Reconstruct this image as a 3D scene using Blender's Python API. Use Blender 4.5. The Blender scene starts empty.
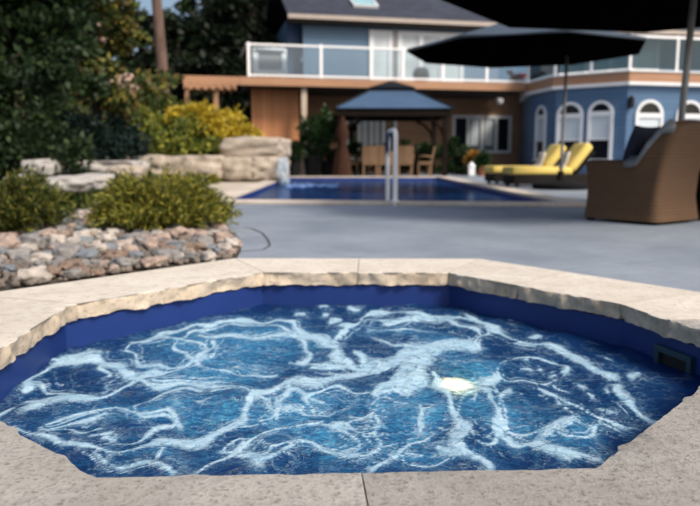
import bpy, bmesh, math, random
import numpy as np
from mathutils import Vector, Matrix, noise
random.seed(7); RNG = np.random.default_rng(11)
R = math.radians
scene = bpy.context.scene
COL = scene.collection

# ------------------------------------------------------------------ camera
CAMZ, PITCH, FPX = 0.60, R(7.77), 700.0
cd = bpy.data.cameras.new('camera'); cam = bpy.data.objects.new('camera', cd); COL.objects.link(cam)
cam.location = (0, 0, CAMZ); cam.rotation_euler = (R(90) - PITCH, 0, 0)
cd.lens = 36.0; cd.sensor_width = 36.0; cd.clip_start = 0.05; cd.clip_end = 2000
cd.dof.use_dof = True; cd.dof.focus_distance = 1.5; cd.dof.aperture_fstop = 3.7
scene.camera = cam
# ------------------------------------------------------------------ world and sun
SUN_DIR = Vector((0.62, -0.58, 0.85)).normalized()
EL = math.asin(SUN_DIR.z); AZ = math.atan2(SUN_DIR.x, SUN_DIR.y)
w = bpy.data.worlds.new('World'); scene.world = w; w.use_nodes = True
nt = w.node_tree; bg = nt.nodes['Background']
sky = nt.nodes.new('ShaderNodeTexSky'); sky.sky_type = 'NISHITA'; sky.sun_disc = False
sky.sun_elevation = EL; sky.sun_rotation = AZ; sky.air_density = 1.0; sky.dust_density = 5.0
nt.links.new(sky.outputs[0], bg.inputs[0]); bg.inputs[1].default_value = 0.115
sd = bpy.data.lights.new('sun', 'SUN'); sd.energy = 2.4; sd.angle = R(14); sd.color = (1, 0.92, 0.81)
so = bpy.data.objects.new('sun', sd); COL.objects.link(so)
so.rotation_euler = SUN_DIR.to_track_quat('Z', 'Y').to_euler(); so.location = (5, -5, 12)
scene.render.engine = 'CYCLES'
vs = scene.view_settings
vs.view_transform = 'Standard'; vs.look = 'None'; vs.gamma = 1; vs.exposure = 0.48; vs.use_curve_mapping = False

# ------------------------------------------------------------------ survey helpers (photo measurement -> place)
def ray(px, py):
    u = (px - 350) / FPX; v = (253 - py) / FPX; c, s = math.cos(PITCH), math.sin(PITCH)
    return Vector((u, c + v * s, -s + v * c))
def at_z(px, py, z=0.0):
    r = ray(px, py); t = (z - CAMZ) / r.z
    return Vector((r.x * t, r.y * t, z))
def at_y(px, py, y):
    r = ray(px, py); t = y / r.y
    return Vector((r.x * t, y, CAMZ + r.z * t))
H_O = Vector((-3.36, 23.5, 0)); H_A = R(12.4)
E1 = Vector((math.cos(H_A), math.sin(H_A), 0)); E2 = Vector((-math.sin(H_A), math.cos(H_A), 0))
def hp(px, py, v):                      # measured point on the house plane v metres behind the balcony front
    r = ray(px, py); n = E2
    t = (n.dot(H_O) + v) / n.dot(r)
    p = Vector((0, 0, CAMZ)) + r * t
    return (p - H_O).dot(E1), p.z
def hl(p):                              # world -> house coordinates
    q = Vector((p[0], p[1], 0)) - H_O; return q.dot(E1), q.dot(E2)

# ------------------------------------------------------------------ object helpers
def link(o, parent=None):
    COL.objects.link(o)
    if parent: o.parent = parent
    return o
def tag(o, label=None, cat=None, group=None, kind=None):
    if label: o['label'] = label
    if cat: o['category'] = cat
    if group: o['group'] = group
    if kind: o['kind'] = kind
    return o
def thing(name, label, cat, loc=(0, 0, 0), rz=0, group=None):
    o = bpy.data.objects.new(name, None); link(o); o.location = loc; o.rotation_euler = (0, 0, rz)
    o.empty_display_size = 0.2
    return tag(o, label, cat, group)
def copy_tree(o, parent=None):
    c = o.copy(); link(c, parent)
    for ch in list(o.children): copy_tree(ch, c)
    return c
class MB:
    def __init__(s): s.bm = bmesh.new()
    def box(s, c, size, rot=None, bevel=0.0, seg=2):
        m = Matrix.Translation(Vector(c)) @ (rot.to_4x4() if rot else Matrix()) @ Matrix.Diagonal((*size, 1))
        r = bmesh.ops.create_cube(s.bm, size=1, matrix=m)
        if bevel:
            es = list({e for v in r['verts'] for e in v.link_edges})
            bmesh.ops.bevel(s.bm, geom=es, offset=bevel, segments=seg, affect='EDGES', profile=0.6)
        return s
    def prism(s, pts, z0, z1):
        a = [s.bm.verts.new((p[0], p[1], z0)) for p in pts]; b = [s.bm.verts.new((p[0], p[1], z1)) for p in pts]
        n = len(pts); s.bm.faces.new(a[::-1]); s.bm.faces.new(b)
        for i in range(n): s.bm.faces.new((a[i], a[(i + 1) % n], b[(i + 1) % n], b[i]))
        return s
    def poly(s, pts, th):               # planar polygon in 3-D given thickness vector th
        th = Vector(th)
        a = [s.bm.verts.new(Vector(p)) for p in pts]; b = [s.bm.verts.new(Vector(p) + th) for p in pts]
        n = len(pts); s.bm.faces.new(a[::-1]); s.bm.faces.new(b)
        for i in range(n): s.bm.faces.new((a[i], a[(i + 1) % n], b[(i + 1) % n], b[i]))
        return s
    def tube(s, pts, rad, seg=8, closed=False):
        pts = [Vector(p) for p in pts]; n = len(pts)
        rads = rad if isinstance(rad, (list, tuple)) else [rad] * n
        rings = []
        ref = None
        for i, p in enumerate(pts):
            if closed: d = pts[(i + 1) % n] - pts[i - 1]
            else: d = pts[min(i + 1, n - 1)] - pts[max(i - 1, 0)]
            d.normalize()
            if ref is None: ref = Vector((0, 0, 1)) if abs(d.z) < 0.9 else Vector((1, 0, 0))
            a = d.cross(ref).normalized(); b = d.cross(a).normalized(); ref = -b if False else ref
            if abs(d.dot(ref)) > 0.95:
                ref = Vector((1, 0, 0)) if abs(d.x) < 0.9 else Vector((0, 1, 0)); a = d.cross(ref).normalized(); b = d.cross(a).normalized()
            rings.append([s.bm.verts.new(p + (a * math.cos(t) + b * math.sin(t)) * rads[i]) for t in [2 * math.pi * k / seg for k in range(seg)]])
        for i in range(n if closed else n - 1):
            q, r2 = rings[i], rings[(i + 1) % n]
            for k in range(seg):
                try: s.bm.faces.new((q[k], q[(k + 1) % seg], r2[(k + 1) % seg], r2[k]))
                except ValueError: pass
        if not closed:
            s.bm.faces.new(rings[0][::-1]); s.bm.faces.new(rings[-1])
        return s
    def lathe(s, prof, c=(0, 0, 0), seg=20):
        c = Vector(c); rings = []
        for r, z in prof:
            rings.append([s.bm.verts.new(c + Vector((r * math.cos(2 * math.pi * k / seg), r * math.sin(2 * math.pi * k / seg), z))) for k in range(seg)])
        for a, b in zip(rings, rings[1:]):
            for k in range(seg): s.bm.faces.new((a[k], a[(k + 1) % seg], b[(k + 1) % seg], b[k]))
        s.bm.faces.new(rings[0][::-1]); s.bm.faces.new(rings[-1])
        return s
    def grid(s, rows, closed_u=False):
        vr = [[s.bm.verts.new(p) for p in r] for r in rows]
        for a, b in zip(vr, vr[1:]):
            n = len(a)
            for k in range(n if closed_u else n - 1):
                s.bm.faces.new((a[k], a[(k + 1) % n], b[(k + 1) % n], b[k]))
        return vr
    def build(s, name, mat, parent=None, smooth=False, label=None, cat=None, group=None, kind=None):
        bmesh.ops.recalc_face_normals(s.bm, faces=s.bm.faces[:])
        me = bpy.data.meshes.new(name); s.bm.to_mesh(me); s.bm.free()
        if smooth:
            me.shade_smooth()
            if smooth != 'all':
                me.set_sharp_from_angle(angle=R(40))
        me.materials.append(mat)
        o = bpy.data.objects.new(name, me); link(o, parent)
        return tag(o, label, cat, group, kind)
def sheet(name, outer, holes, z, mat, **k):
    bm = bmesh.new(); es = []
    for loop in [outer] + holes:
        vsn = [bm.verts.new((p[0], p[1], z)) for p in loop]
        es += [bm.edges.new((vsn[i], vsn[(i + 1) % len(vsn)])) for i in range(len(vsn))]
    bmesh.ops.triangle_fill(bm, edges=es, use_beauty=True)
    for f in bm.faces:
        f.normal_update()
        if f.normal.z < 0: f.normal_flip()
    me = bpy.data.meshes.new(name); bm.to_mesh(me); bm.free(); me.materials.append(mat)
    o = bpy.data.objects.new(name, me); link(o); return tag(o, **k)

# ------------------------------------------------------------------ materials
def newmat(name):
    m = bpy.data.materials.new(name); m.use_nodes = True
    return m, m.node_tree, m.node_tree.nodes['Principled BSDF']
def ramp(nt, fac, stops, interp='LINEAR'):
    r = nt.nodes.new('ShaderNodeValToRGB'); r.color_ramp.interpolation = interp
    el = r.color_ramp.elements
    while len(el) < len(stops): el.new(0.5)
    for e, (p, c) in zip(el, stops): e.position = p; e.color = (*c, 1) if len(c) == 3 else c
    nt.links.new(fac, r.inputs[0]); return r.outputs[0]
def coords(nt, scale=(1, 1, 1), rnd=0.0, rot=(0, 0, 0)):
    tc = nt.nodes.new('ShaderNodeTexCoord'); mp = nt.nodes.new('ShaderNodeMapping')
    mp.inputs['Scale'].default_value = scale; mp.inputs['Rotation'].default_value = rot
    nt.links.new(tc.outputs['Object'], mp.inputs[0])
    if rnd:
        oi = nt.nodes.new('ShaderNodeObjectInfo'); mu = nt.nodes.new('ShaderNodeMath'); mu.operation = 'MULTIPLY'
        mu.inputs[1].default_value = rnd; nt.links.new(oi.outputs['Random'], mu.inputs[0]); nt.links.new(mu.outputs[0], mp.inputs['Location'])
    return mp.outputs[0]
def noise_n(nt, vec, scale, detail=4, rough=0.55, dist=0):
    n = nt.nodes.new('ShaderNodeTexNoise'); n.inputs['Scale'].default_value = scale; n.inputs['Detail'].default_value = detail
    n.inputs['Roughness'].default_value = rough; n.inputs['Distortion'].default_value = dist
    nt.links.new(vec, n.inputs['Vector']); return n.outputs['Fac']
def math_n(nt, op, a, b=None, clamp=False):
    n = nt.nodes.new('ShaderNodeMath'); n.operation = op; n.use_clamp = clamp
    for i, v in enumerate((a, b)):
        if v is None: continue
        if isinstance(v, (int, float)): n.inputs[i].default_value = v
        else: nt.links.new(v, n.inputs[i])
    return n.outputs[0]
def bump_n(nt, h, strength, dist=0.01, normal=None):
    b = nt.nodes.new('ShaderNodeBump'); b.inputs['Strength'].default_value = strength; b.inputs['Distance'].default_value = dist
    nt.links.new(h, b.inputs['Height'])
    if normal: nt.links.new(normal, b.inputs['Normal'])
    return b.outputs[0]
def mixc(nt, fac, a, b, mode='MIX'):
    n = nt.nodes.new('ShaderNodeMix'); n.data_type = 'RGBA'; n.blend_type = mode
    for i, v in ((0, fac), (6, a), (7, b)):
        if isinstance(v, (int, float)): n.inputs[i].default_value = v
        elif isinstance(v, tuple): n.inputs[i].default_value = (*v, 1)
        else: nt.links.new(v, n.inputs[i])
    return n.outputs[2]
def pm(name, c1, c2=None, scale=4, rough=0.6, bump=0.0, bscale=None, bdist=0.005, metal=0, stretch=(1, 1, 1), rnd=0, detail=4, spec=0.5, lo=.3, hi=.7):
    m, nt, b = newmat(name)
    b.inputs['Roughness'].default_value = rough; b.inputs['Metallic'].default_value = metal
    b.inputs['Specular IOR Level'].default_value = spec
    c2 = c2 or tuple(x * 0.8 for x in c1)
    v = coords(nt, stretch, rnd)
    f = noise_n(nt, v, scale, detail)
    nt.links.new(ramp(nt, f, [(lo, c1), (hi, c2)]), b.inputs['Base Color'])
    if bump:
        nt.links.new(bump_n(nt, noise_n(nt, v, bscale or scale * 5, 6, .65), bump, bdist), b.inputs['Normal'])
    return m
def leafmat(name, cols, rough=0.55, transl=0.25):
    m, nt, b = newmat(name)
    g = nt.nodes.new('ShaderNodeNewGeometry')
    stops = [(i / max(1, len(cols) - 1), c) for i, c in enumerate(cols)]
    c = ramp(nt, g.outputs['Random Per Island'], stops)
    nt.links.new(c, b.inputs['Base Color']); b.inputs['Roughness'].default_value = rough
    b.inputs['Specular IOR Level'].default_value = 0.3
    t = nt.nodes.new('ShaderNodeBsdfTranslucent'); nt.links.new(c, t.inputs[0])
    mx = nt.nodes.new('ShaderNodeMixShader'); mx.inputs[0].default_value = transl
    nt.links.new(b.outputs[0], mx.inputs[1]); nt.links.new(t.outputs[0], mx.inputs[2])
    nt.links.new(mx.outputs[0], nt.nodes['Material Output'].inputs[0])
    return m

# limestone coping: cream with warm stains, fine pits and specks
def limestone(name, base, stain, speck, bump=0.5, sa=.6, sc=1.0):
    m, nt, b = newmat(name); v = coords(nt, (1, 1, 1), 13.0)
    n1 = noise_n(nt, v, 5, 6, .6); n2 = noise_n(nt, v, 42 * sc, 8, .72); n3 = noise_n(nt, v, 16 * sc, 8, .7)
    c = ramp(nt, n1, [(.35, base), (.68, stain)])
    c = mixc(nt, ramp(nt, n3, [(.5, (0, 0, 0)), (.66, (.4, .4, .4))]), c, tuple(x * .68 for x in stain))
    c = mixc(nt, ramp(nt, n2, [(.52, (0, 0, 0)), (.66, (sa, sa, sa))]), c, speck)
    oi = nt.nodes.new('ShaderNodeObjectInfo')
    hv = nt.nodes.new('ShaderNodeHueSaturation'); nt.links.new(c, hv.inputs['Color'])
    nt.links.new(math_n(nt, 'ADD', math_n(nt, 'MULTIPLY', oi.outputs['Random'], .2), .9), hv.inputs['Value'])
    nt.links.new(hv.outputs[0], b.inputs['Base Color']); b.inputs['Roughness'].default_value = .85
    h = math_n(nt, 'ADD', math_n(nt, 'MULTIPLY', n3, .8), n2)
    nt.links.new(bump_n(nt, h, bump, .006), b.inputs['Normal'])
    return m
M = {}
M['coping'] = limestone('coping_limestone', (.68, .63, .55), (.58, .52, .44), (.36, .30, .24), .6)
M['split'] = limestone('split_face_stone', (.60, .51, .40), (.46, .37, .27), (.22, .16, .11), 1.0)
M['coping_grey'] = limestone('grey_limestone', (.47, .445, .405), (.37, .345, .31), (.15, .128, .105), 1.0, .9, 2.5)  # greyer, more speckled limestone for the near coping stones
M['pool_coping'] = limestone('pool_coping_stone', (.62, .55, .47), (.5, .43, .36), (.3, .25, .2))
def concrete():
    m, nt, b = newmat('stamped_concrete'); v = coords(nt)
    v2 = coords(nt, (1, 2.6, 1), 0, (0, 0, .3))
    n1 = noise_n(nt, v, .9, 5, .6, .4); n2 = noise_n(nt, v2, 7, 6, .6, .6); n3 = noise_n(nt, v, 45, 5, .7)
    c = ramp(nt, n1, [(.3, (.175, .212, .26)), (.7, (.30, .342, .395))])
    c = mixc(nt, ramp(nt, n2, [(.45, (0, 0, 0)), (.7, (.5, .5, .5))]), c, (.15, .18, .225))
    nt.links.new(c, b.inputs['Base Color']); b.inputs['Roughness'].default_value = .55
    nt.links.new(bump_n(nt, math_n(nt, 'ADD', n2, math_n(nt, 'MULTIPLY', n3, .25)), .5, .012), b.inputs['Normal'])
    return m
M['concrete'] = concrete()
M['soil'] = pm('garden_soil', (.075, .06, .042), (.035, .03, .02), 3, .95, .6, 25, .02)
M['hill'] = pm('hillside_cover', (.035, .05, .018), (.07, .06, .03), 1.2, .95, .8, 9, .1)
M['path'] = pm('cream_path', (.52, .46, .38), (.42, .37, .3), 3, .85, .3, 30)
M['joint'] = pm('joint_dark', (.05, .055, .06), (.03, .03, .035), 20, .9)
M['liner'] = pm('blue_liner', (.010, .034, .165), (.008, .024, .125), 2, .5, .05, 30, spec=.3, lo=.35, hi=.65)
M['pool_liner'] = pm('pool_liner', (.02, .06, .3), (.015, .045, .24), 2, .4)
M['teal'] = pm('skimmer_teal', (.010, .045, .065), (.008, .035, .05), 8, .45)
M['black'] = pm('black_void', (.004, .004, .005), (.003, .003, .003), 5, .7)
M['umb'] = pm('black_canopy', (.0022, .0022, .003), (.0016, .0016, .0022), 6, 1.0, spec=0)
M['umb2'] = pm('slate_canopy', (.055, .075, .10), (.04, .058, .08), 6, .55, .1, 60, spec=.5)
M['alu'] = pm('brushed_pole', (.33, .32, .31), (.26, .25, .24), 10, .4, metal=.3)
M['white'] = pm('white_paint', (.78, .79, .8), (.70, .71, .73), 3, .4)
M['whitemetal'] = pm('white_rail', (.90, .90, .90), (.85, .85, .85), 8, .45)
M['greymesh'] = pm('grey_sling', (.28, .28, .29), (.22, .22, .23), 20, .8)
M['darkwood'] = pm('dark_gazebo', (.012, .008, .006), (.008, .005, .004), 6, .8, spec=.1, stretch=(3, 3, .4))
M['gazroof'] = pm('gazebo_metal', (.06, .112, .195), (.048, .09, .16), 2, .5, metal=.1)
M['gazcap'] = pm('gazebo_cap', (.008, .01, .016), (.006, .008, .012), 3, .7, spec=.2)
M['curtain'] = pm('brown_curtain', (.06, .03, .02), (.035, .018, .012), 12, .95, spec=.05, stretch=(4, 4, .5))
M['brick'] = None
M['roof'] = None
M['yellow'] = pm('yellow_cushion', (.78, .60, .17), (.72, .53, .13), 4, .85, .15, 80)
M['throw'] = pm('pale_towel', (.6, .58, .52), (.48, .45, .4), 9, .95, .5, 60)
M['grey_throw'] = pm('grey_throw', (.19, .2, .215), (.11, .115, .13), 9, .95, .8, 70)
M['navy'] = pm('navy_pillow', (.012, .016, .035), (.008, .011, .026), 9, .9, .2, 80)
M['cushion'] = pm('taupe_cushion', (.25, .22, .18), (.2, .17, .14), 9, .9, .2, 80)
M['lampmetal'] = pm('lamp_black', (.012, .012, .013), (.008, .008, .009), 9, .7, spec=.15)
M['frost'] = pm('frosted_glass', (.55, .57, .6), (.45, .47, .5), 9, .3)
M['terracotta'] = pm('terracotta', (.30, .11, .05), (.22, .08, .04), 9, .85)
M['blackpot'] = pm('black_pot', (.012, .012, .013), (.008, .008, .008), 9, .8, spec=.1)
M['bark'] = pm('pine_bark', (.17, .11, .085), (.08, .05, .04), 7, .95, .9, 18, .03, stretch=(1, 1, .25))
M['bark2'] = pm('dark_bark', (.05, .036, .026), (.028, .02, .016), 7, .95, .9, 18, .03, stretch=(1, 1, .25))
M['boulder'] = limestone('boulder_stone', (.47, .41, .34), (.33, .27, .215), (.12, .1, .08), .9)
M['slabstone'] = limestone('slab_stone', (.44, .42, .40), (.36, .34, .32), (.14, .12, .11), .8)
M['pink'] = limestone('pink_granite', (.45, .31, .24), (.35, .24, .19), (.12, .09, .08), .8)
def weave(name, c1, c2, s=70):
    m, nt, b = newmat(name); v = coords(nt)
    sx = nt.nodes.new('ShaderNodeSeparateXYZ'); nt.links.new(v, sx.inputs[0])
    a = math_n(nt, 'SINE', math_n(nt, 'MULTIPLY', math_n(nt, 'ADD', sx.outputs[0], sx.outputs[1]), s * 1.7))
    z = math_n(nt, 'SINE', math_n(nt, 'MULTIPLY', sx.outputs[2], s * 3.6))
    h = math_n(nt, 'ADD', math_n(nt, 'ADD', math_n(nt, 'MULTIPLY', math_n(nt, 'MULTIPLY', a, z), .16), math_n(nt, 'MULTIPLY', z, .26)), .5)
    big = noise_n(nt, coords(nt, (1, 1, 6)), 3.5, 5)
    c = mixc(nt, h, c2, c1); c = mixc(nt, ramp(nt, big, [(.35, (0, 0, 0)), (.7, (.6, .6, .6))]), c, tuple(x * .55 for x in c1))
    nt.links.new(c, b.inputs['Base Color']); b.inputs['Roughness'].default_value = .7; b.inputs['Specular IOR Level'].default_value = .2
    nt.links.new(bump_n(nt, h, .9, .006), b.inputs['Normal']); return m
M['wicker'] = weave('brown_wicker', (.165, .095, .052), (.06, .034, .019), 58)
M['wicker_tan'] = weave('tan_wicker', (.28, .175, .10), (.14, .08, .045), 34)
M['wicker_dark'] = weave('dark_wicker', (.014, .010, .008), (.007, .005, .004), 50)
def boards(name, c1, c2, freq, axis=2, rough=.6, bump=.6, gap=.08):
    m, nt, b = newmat(name); v = coords(nt); sx = nt.nodes.new('ShaderNodeSeparateXYZ'); nt.links.new(v, sx.inputs[0])
    t = math_n(nt, 'MULTIPLY', sx.outputs[axis], freq); fr = math_n(nt, 'FRACT', t); fl = math_n(nt, 'FLOOR', t)
    wn = nt.nodes.new('ShaderNodeTexWhiteNoise'); wn.noise_dimensions = '1D'; nt.links.new(fl, wn.inputs['W'])
    st = [6, 6, 6]; st[axis] = 6
    for i in range(3): st[i] = 14 if i == axis else (1.0 if axis != 2 and i == 2 else 2.0)
    g = noise_n(nt, coords(nt, tuple(st)), 2.0, 5)
    f = math_n(nt, 'ADD', math_n(nt, 'MULTIPLY', wn.outputs[0], .5), math_n(nt, 'MULTIPLY', g, .5))
    c = ramp(nt, f, [(.25, c1), (.75, c2)])
    edge = math_n(nt, 'LESS_THAN', fr, gap)
    c = mixc(nt, edge, c, tuple(x * .35 for x in c2))
    nt.links.new(c, b.inputs['Base Color']); b.inputs['Roughness'].default_value = rough
    nt.links.new(bump_n(nt, math_n(nt, 'MULTIPLY', fr, 1.0), bump, .02), b.inputs['Normal']); return m
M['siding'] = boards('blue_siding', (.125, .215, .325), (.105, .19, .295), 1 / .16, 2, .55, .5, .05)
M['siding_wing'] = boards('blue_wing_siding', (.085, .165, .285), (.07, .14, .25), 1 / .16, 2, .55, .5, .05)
M['cedar'] = boards('cedar_boards', (.54, .235, .095), (.40, .165, .065), 1 / .14, 0, .6, .4, .06)
M['cedar_beam'] = pm('cedar_beam', (.41, .225, .125), (.32, .165, .09), 3, .6, .3, 20, stretch=(.4, 4, 4))
M['post'] = pm('pale_post', (.52, .42, .33), (.4, .31, .23), 4, .7, .3, 20, stretch=(4, 4, .4))
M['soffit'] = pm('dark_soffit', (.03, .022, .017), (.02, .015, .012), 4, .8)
def brick():
    m, nt, b = newmat('tan_brick'); v = coords(nt)
    sx = nt.nodes.new('ShaderNodeSeparateXYZ'); nt.links.new(v, sx.inputs[0])
    cb = nt.nodes.new('ShaderNodeCombineXYZ'); nt.links.new(sx.outputs[0], cb.inputs[0]); nt.links.new(sx.outputs[2], cb.inputs[1])
    t = nt.nodes.new('ShaderNodeTexBrick'); nt.links.new(cb.outputs[0], t.inputs[0]); t.inputs['Scale'].default_value = 1
    t.inputs['Brick Width'].default_value = .24; t.inputs['Row Height'].default_value = .08; t.inputs['Mortar Size'].default_value = .008
    t.inputs['Color1'].default_value = (.40, .215, .115, 1); t.inputs['Color2'].default_value = (.30, .155, .08, 1); t.inputs['Mortar'].default_value = (.3, .24, .18, 1)
    nt.links.new(t.outputs[0], b.inputs['Base Color']); b.inputs['Roughness'].default_value = .85; return m
M['brick'] = brick()
def shingles():
    m, nt, b = newmat('dark_shingles'); v = coords(nt)
    t = nt.nodes.new('ShaderNodeTexBrick'); nt.links.new(v, t.inputs[0]); t.inputs['Scale'].default_value = 1
    t.inputs['Brick Width'].default_value = .33; t.inputs['Row Height'].default_value = .15; t.inputs['Mortar Size'].default_value = .012
    t.inputs['Color1'].default_value = (.045, .055, .085, 1); t.inputs['Color2'].default_value = (.022, .027, .045, 1); t.inputs['Mortar'].default_value = (.008, .009, .014, 1)
    c = mixc(nt, ramp(nt, noise_n(nt, v, 1.4, 5), [(.4, (0, 0, 0)), (.65, (.6, .6, .6))]), t.outputs[0], (.015, .018, .03))
    nt.links.new(c, b.inputs['Base Color']); b.inputs['Roughness'].default_value = .75; return m
M['roof'] = shingles()
def glass(name, col, alpha_col=None, fac=.5, rough=.02):
    m, nt, b = newmat(name); nt.nodes.remove(b)
    g = nt.nodes.new('ShaderNodeBsdfGlossy'); g.inputs[1].default_value = rough; g.inputs[0].default_value = (.9, .95, 1, 1)
    d = nt.nodes.new('ShaderNodeBsdfDiffuse'); d.inputs[0].default_value = (*col, 1)
    v = coords(nt); nt.links.new(ramp(nt, noise_n(nt, v, .8, 3), [(.35, col), (.7, tuple(x * .6 for x in col))]), d.inputs[0])
    out = d.outputs[0]
    if alpha_col:
        t = nt.nodes.new('ShaderNodeBsdfTransparent'); t.inputs[0].default_value = (*alpha_col, 1)
        mx = nt.nodes.new('ShaderNodeMixShader'); mx.inputs[0].default_value = fac
        nt.links.new(out, mx.inputs[1]); nt.links.new(t.outputs[0], mx.inputs[2]); out = mx.outputs[0]
    fr = nt.nodes.new('ShaderNodeFresnel'); fr.inputs[0].default_value = 1.5
    m2 = nt.nodes.new('ShaderNodeMixShader'); nt.links.new(fr.outputs[0], m2.inputs[0])
    nt.links.new(out, m2.inputs[1]); nt.links.new(g.outputs[0], m2.inputs[2])
    nt.links.new(m2.outputs[0], nt.nodes['Material Output'].inputs[0]); return m
M['pane'] = glass('window_glass', (.13, .17, .2))
M['pane_dark'] = glass('dark_glass', (.012, .014, .018))
M['pane_sky'] = glass('pale_door_glass', (.66, .72, .75))
M['blind'] = pm('window_blind', (.6, .66, .70), (.5, .56, .6), 6, .8, stretch=(1, 1, 12))
M['rail_glass'] = glass('rail_glass', (.4, .48, .53), (.9, .95, .98), .88)
M['rail_glass_dark'] = glass('wing_rail_glass', (.02, .045, .055), (.42, .55, .62), .5)
M['skylight'] = glass('skylight_glass', (.35, .6, .66), None, .5, .05)

# ------------------------------------------------------------------ hot tub plan
CZ, WZ = 0.08, -0.078           # coping top, water level
def line_x(a, b, x): return a[1] + (b[1] - a[1]) * (x - a[0]) / (b[0] - a[0])
pv = {1: (448, 272.7), 2: (264, 272.3), 0: (618.5, 303.5), 3: (70, 305), 5: (97, 476), 6: (594, 467)}
IV = {k: at_z(*p, CZ).xy for k, p in pv.items()}
IV[4] = at_z(-58.7, 386, CZ).xy; IV[7] = at_z(752, 346.5, CZ).xy
IV = [IV[k].copy() for k in range(8)]
CEN = sum((v for v in IV), Vector((0, 0))) / 8
def offset_poly(P, d):           # positive d = outward; P counter-clockwise
    n = len(P); out = []
    for i in range(n):
        a, b, c = P[i - 1], P[i], P[(i + 1) % n]
        d1 = (b - a).normalized(); d2 = (c - b).normalized()
        n1 = Vector((d1.y, -d1.x)); n2 = Vector((d2.y, -d2.x))
        bis = (n1 + n2).normalized(); out.append(b + bis * (d / max(.3, bis.dot(n1))))
    return out
OV = offset_poly(IV, 0.46)
LV = offset_poly(IV, 0.022)      # liner wall, under the coping's overhang
GH = offset_poly(IV, 0.20)       # hole in the ground sheets (under the coping)

# swimming pool plan
P_NL, P_NR, P_FR, P_FL = at_z(226, 202.5).xy, at_z(560, 205.3).xy, at_z(437, 178).xy, at_z(288, 178).xy
POOL = [P_NL, P_NR, P_FR, P_FL]
POOL_H = offset_poly(POOL, 0.12); POOL_C = offset_poly(POOL, 0.33)

# ------------------------------------------------------------------ ground
big = [(600 * math.cos(t), 600 * math.sin(t)) for t in [2 * math.pi * k / 48 for k in range(48)]]
sheet('ground', big, [[tuple(p) for p in GH], [tuple(p) for p in POOL_H]], -0.012, M['soil'], kind='structure')
ROCKBED = [at_z(241, 251).xy, at_z(240, 240).xy, at_z(226, 228).xy, at_z(222, 205).xy, at_z(214, 193).xy]
patio = [(-2.6, -4), (14, -4), (16, 24), (9.5, 34), (-3.2, 29), (-3.2, 21.6), (-2.2, 21.2), (-2.2, 11.0)] + [tuple(p) for p in ROCKBED[::-1]] + [tuple(OV[2] + Vector((-.02, -.15))), tuple(offset_poly(IV, .42)[3]), tuple(offset_poly(IV, .42)[4])]
sheet('patio', patio, [[tuple(p) for p in GH], [tuple(p) for p in POOL_H]], 0.0, M['concrete'], kind='structure')
# cream path beside the pool's left edge
left_path = [tuple(POOL_C[0] + Vector((-.02, .25))), tuple(POOL_C[3] + Vector((-.02, 0))), (-3.1, 20.6), (-3.2, 15.5), (-2.9, 12), (-2.35, 10.2)]
sheet('path', left_path, [], 0.004, M['path'], kind='structure')
# control joint in the patio
jp = [at_z(x, y).xy for x, y in ((241, 252), (263, 250), (270, 246), (268, 240), (262, 233), (252, 229), (243, 228))]
sj = []
for i in range(len(jp) - 1):
    for t in np.linspace(0, 1, 6)[:-1]: sj.append(jp[i].lerp(jp[i + 1], t))
b = MB(); rows = []
for i, p in enumerate(sj):
    d = (sj[min(i + 1, len(sj) - 1)] - sj[max(i - 1, 0)]).normalized(); n = Vector((-d.y, d.x))
    wdt = .006
    rows.append([(*(p - n * wdt), .0045), (*(p + n * wdt), .0045)])
b.grid(rows); b.build('patio_joint', M['joint'], kind='structure')
# rising garden ground on the left
def hill_h(x, y):
    a = max(0, min(1, (-x - 3.4 - max(0, 9 - y) * .3) / 9)); bb = max(0, min(1, (y - 12.5) / 8))
    return (a ** .9) * bb * 3.2 + .25 * noise.noise(Vector((x * .35, y * .35, 0))) * a * bb
b = MB(); rows = []
for j in range(60):
    y = 5.2 + j * .75; rows.append([(x, y, hill_h(x, y) - .03 + (.045 if x < -3.5 else 0)) for x in np.linspace(-32, -3.35, 44)])
b.grid(rows); b.build('hillside', M['hill'], smooth='all', kind='structure')

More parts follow.
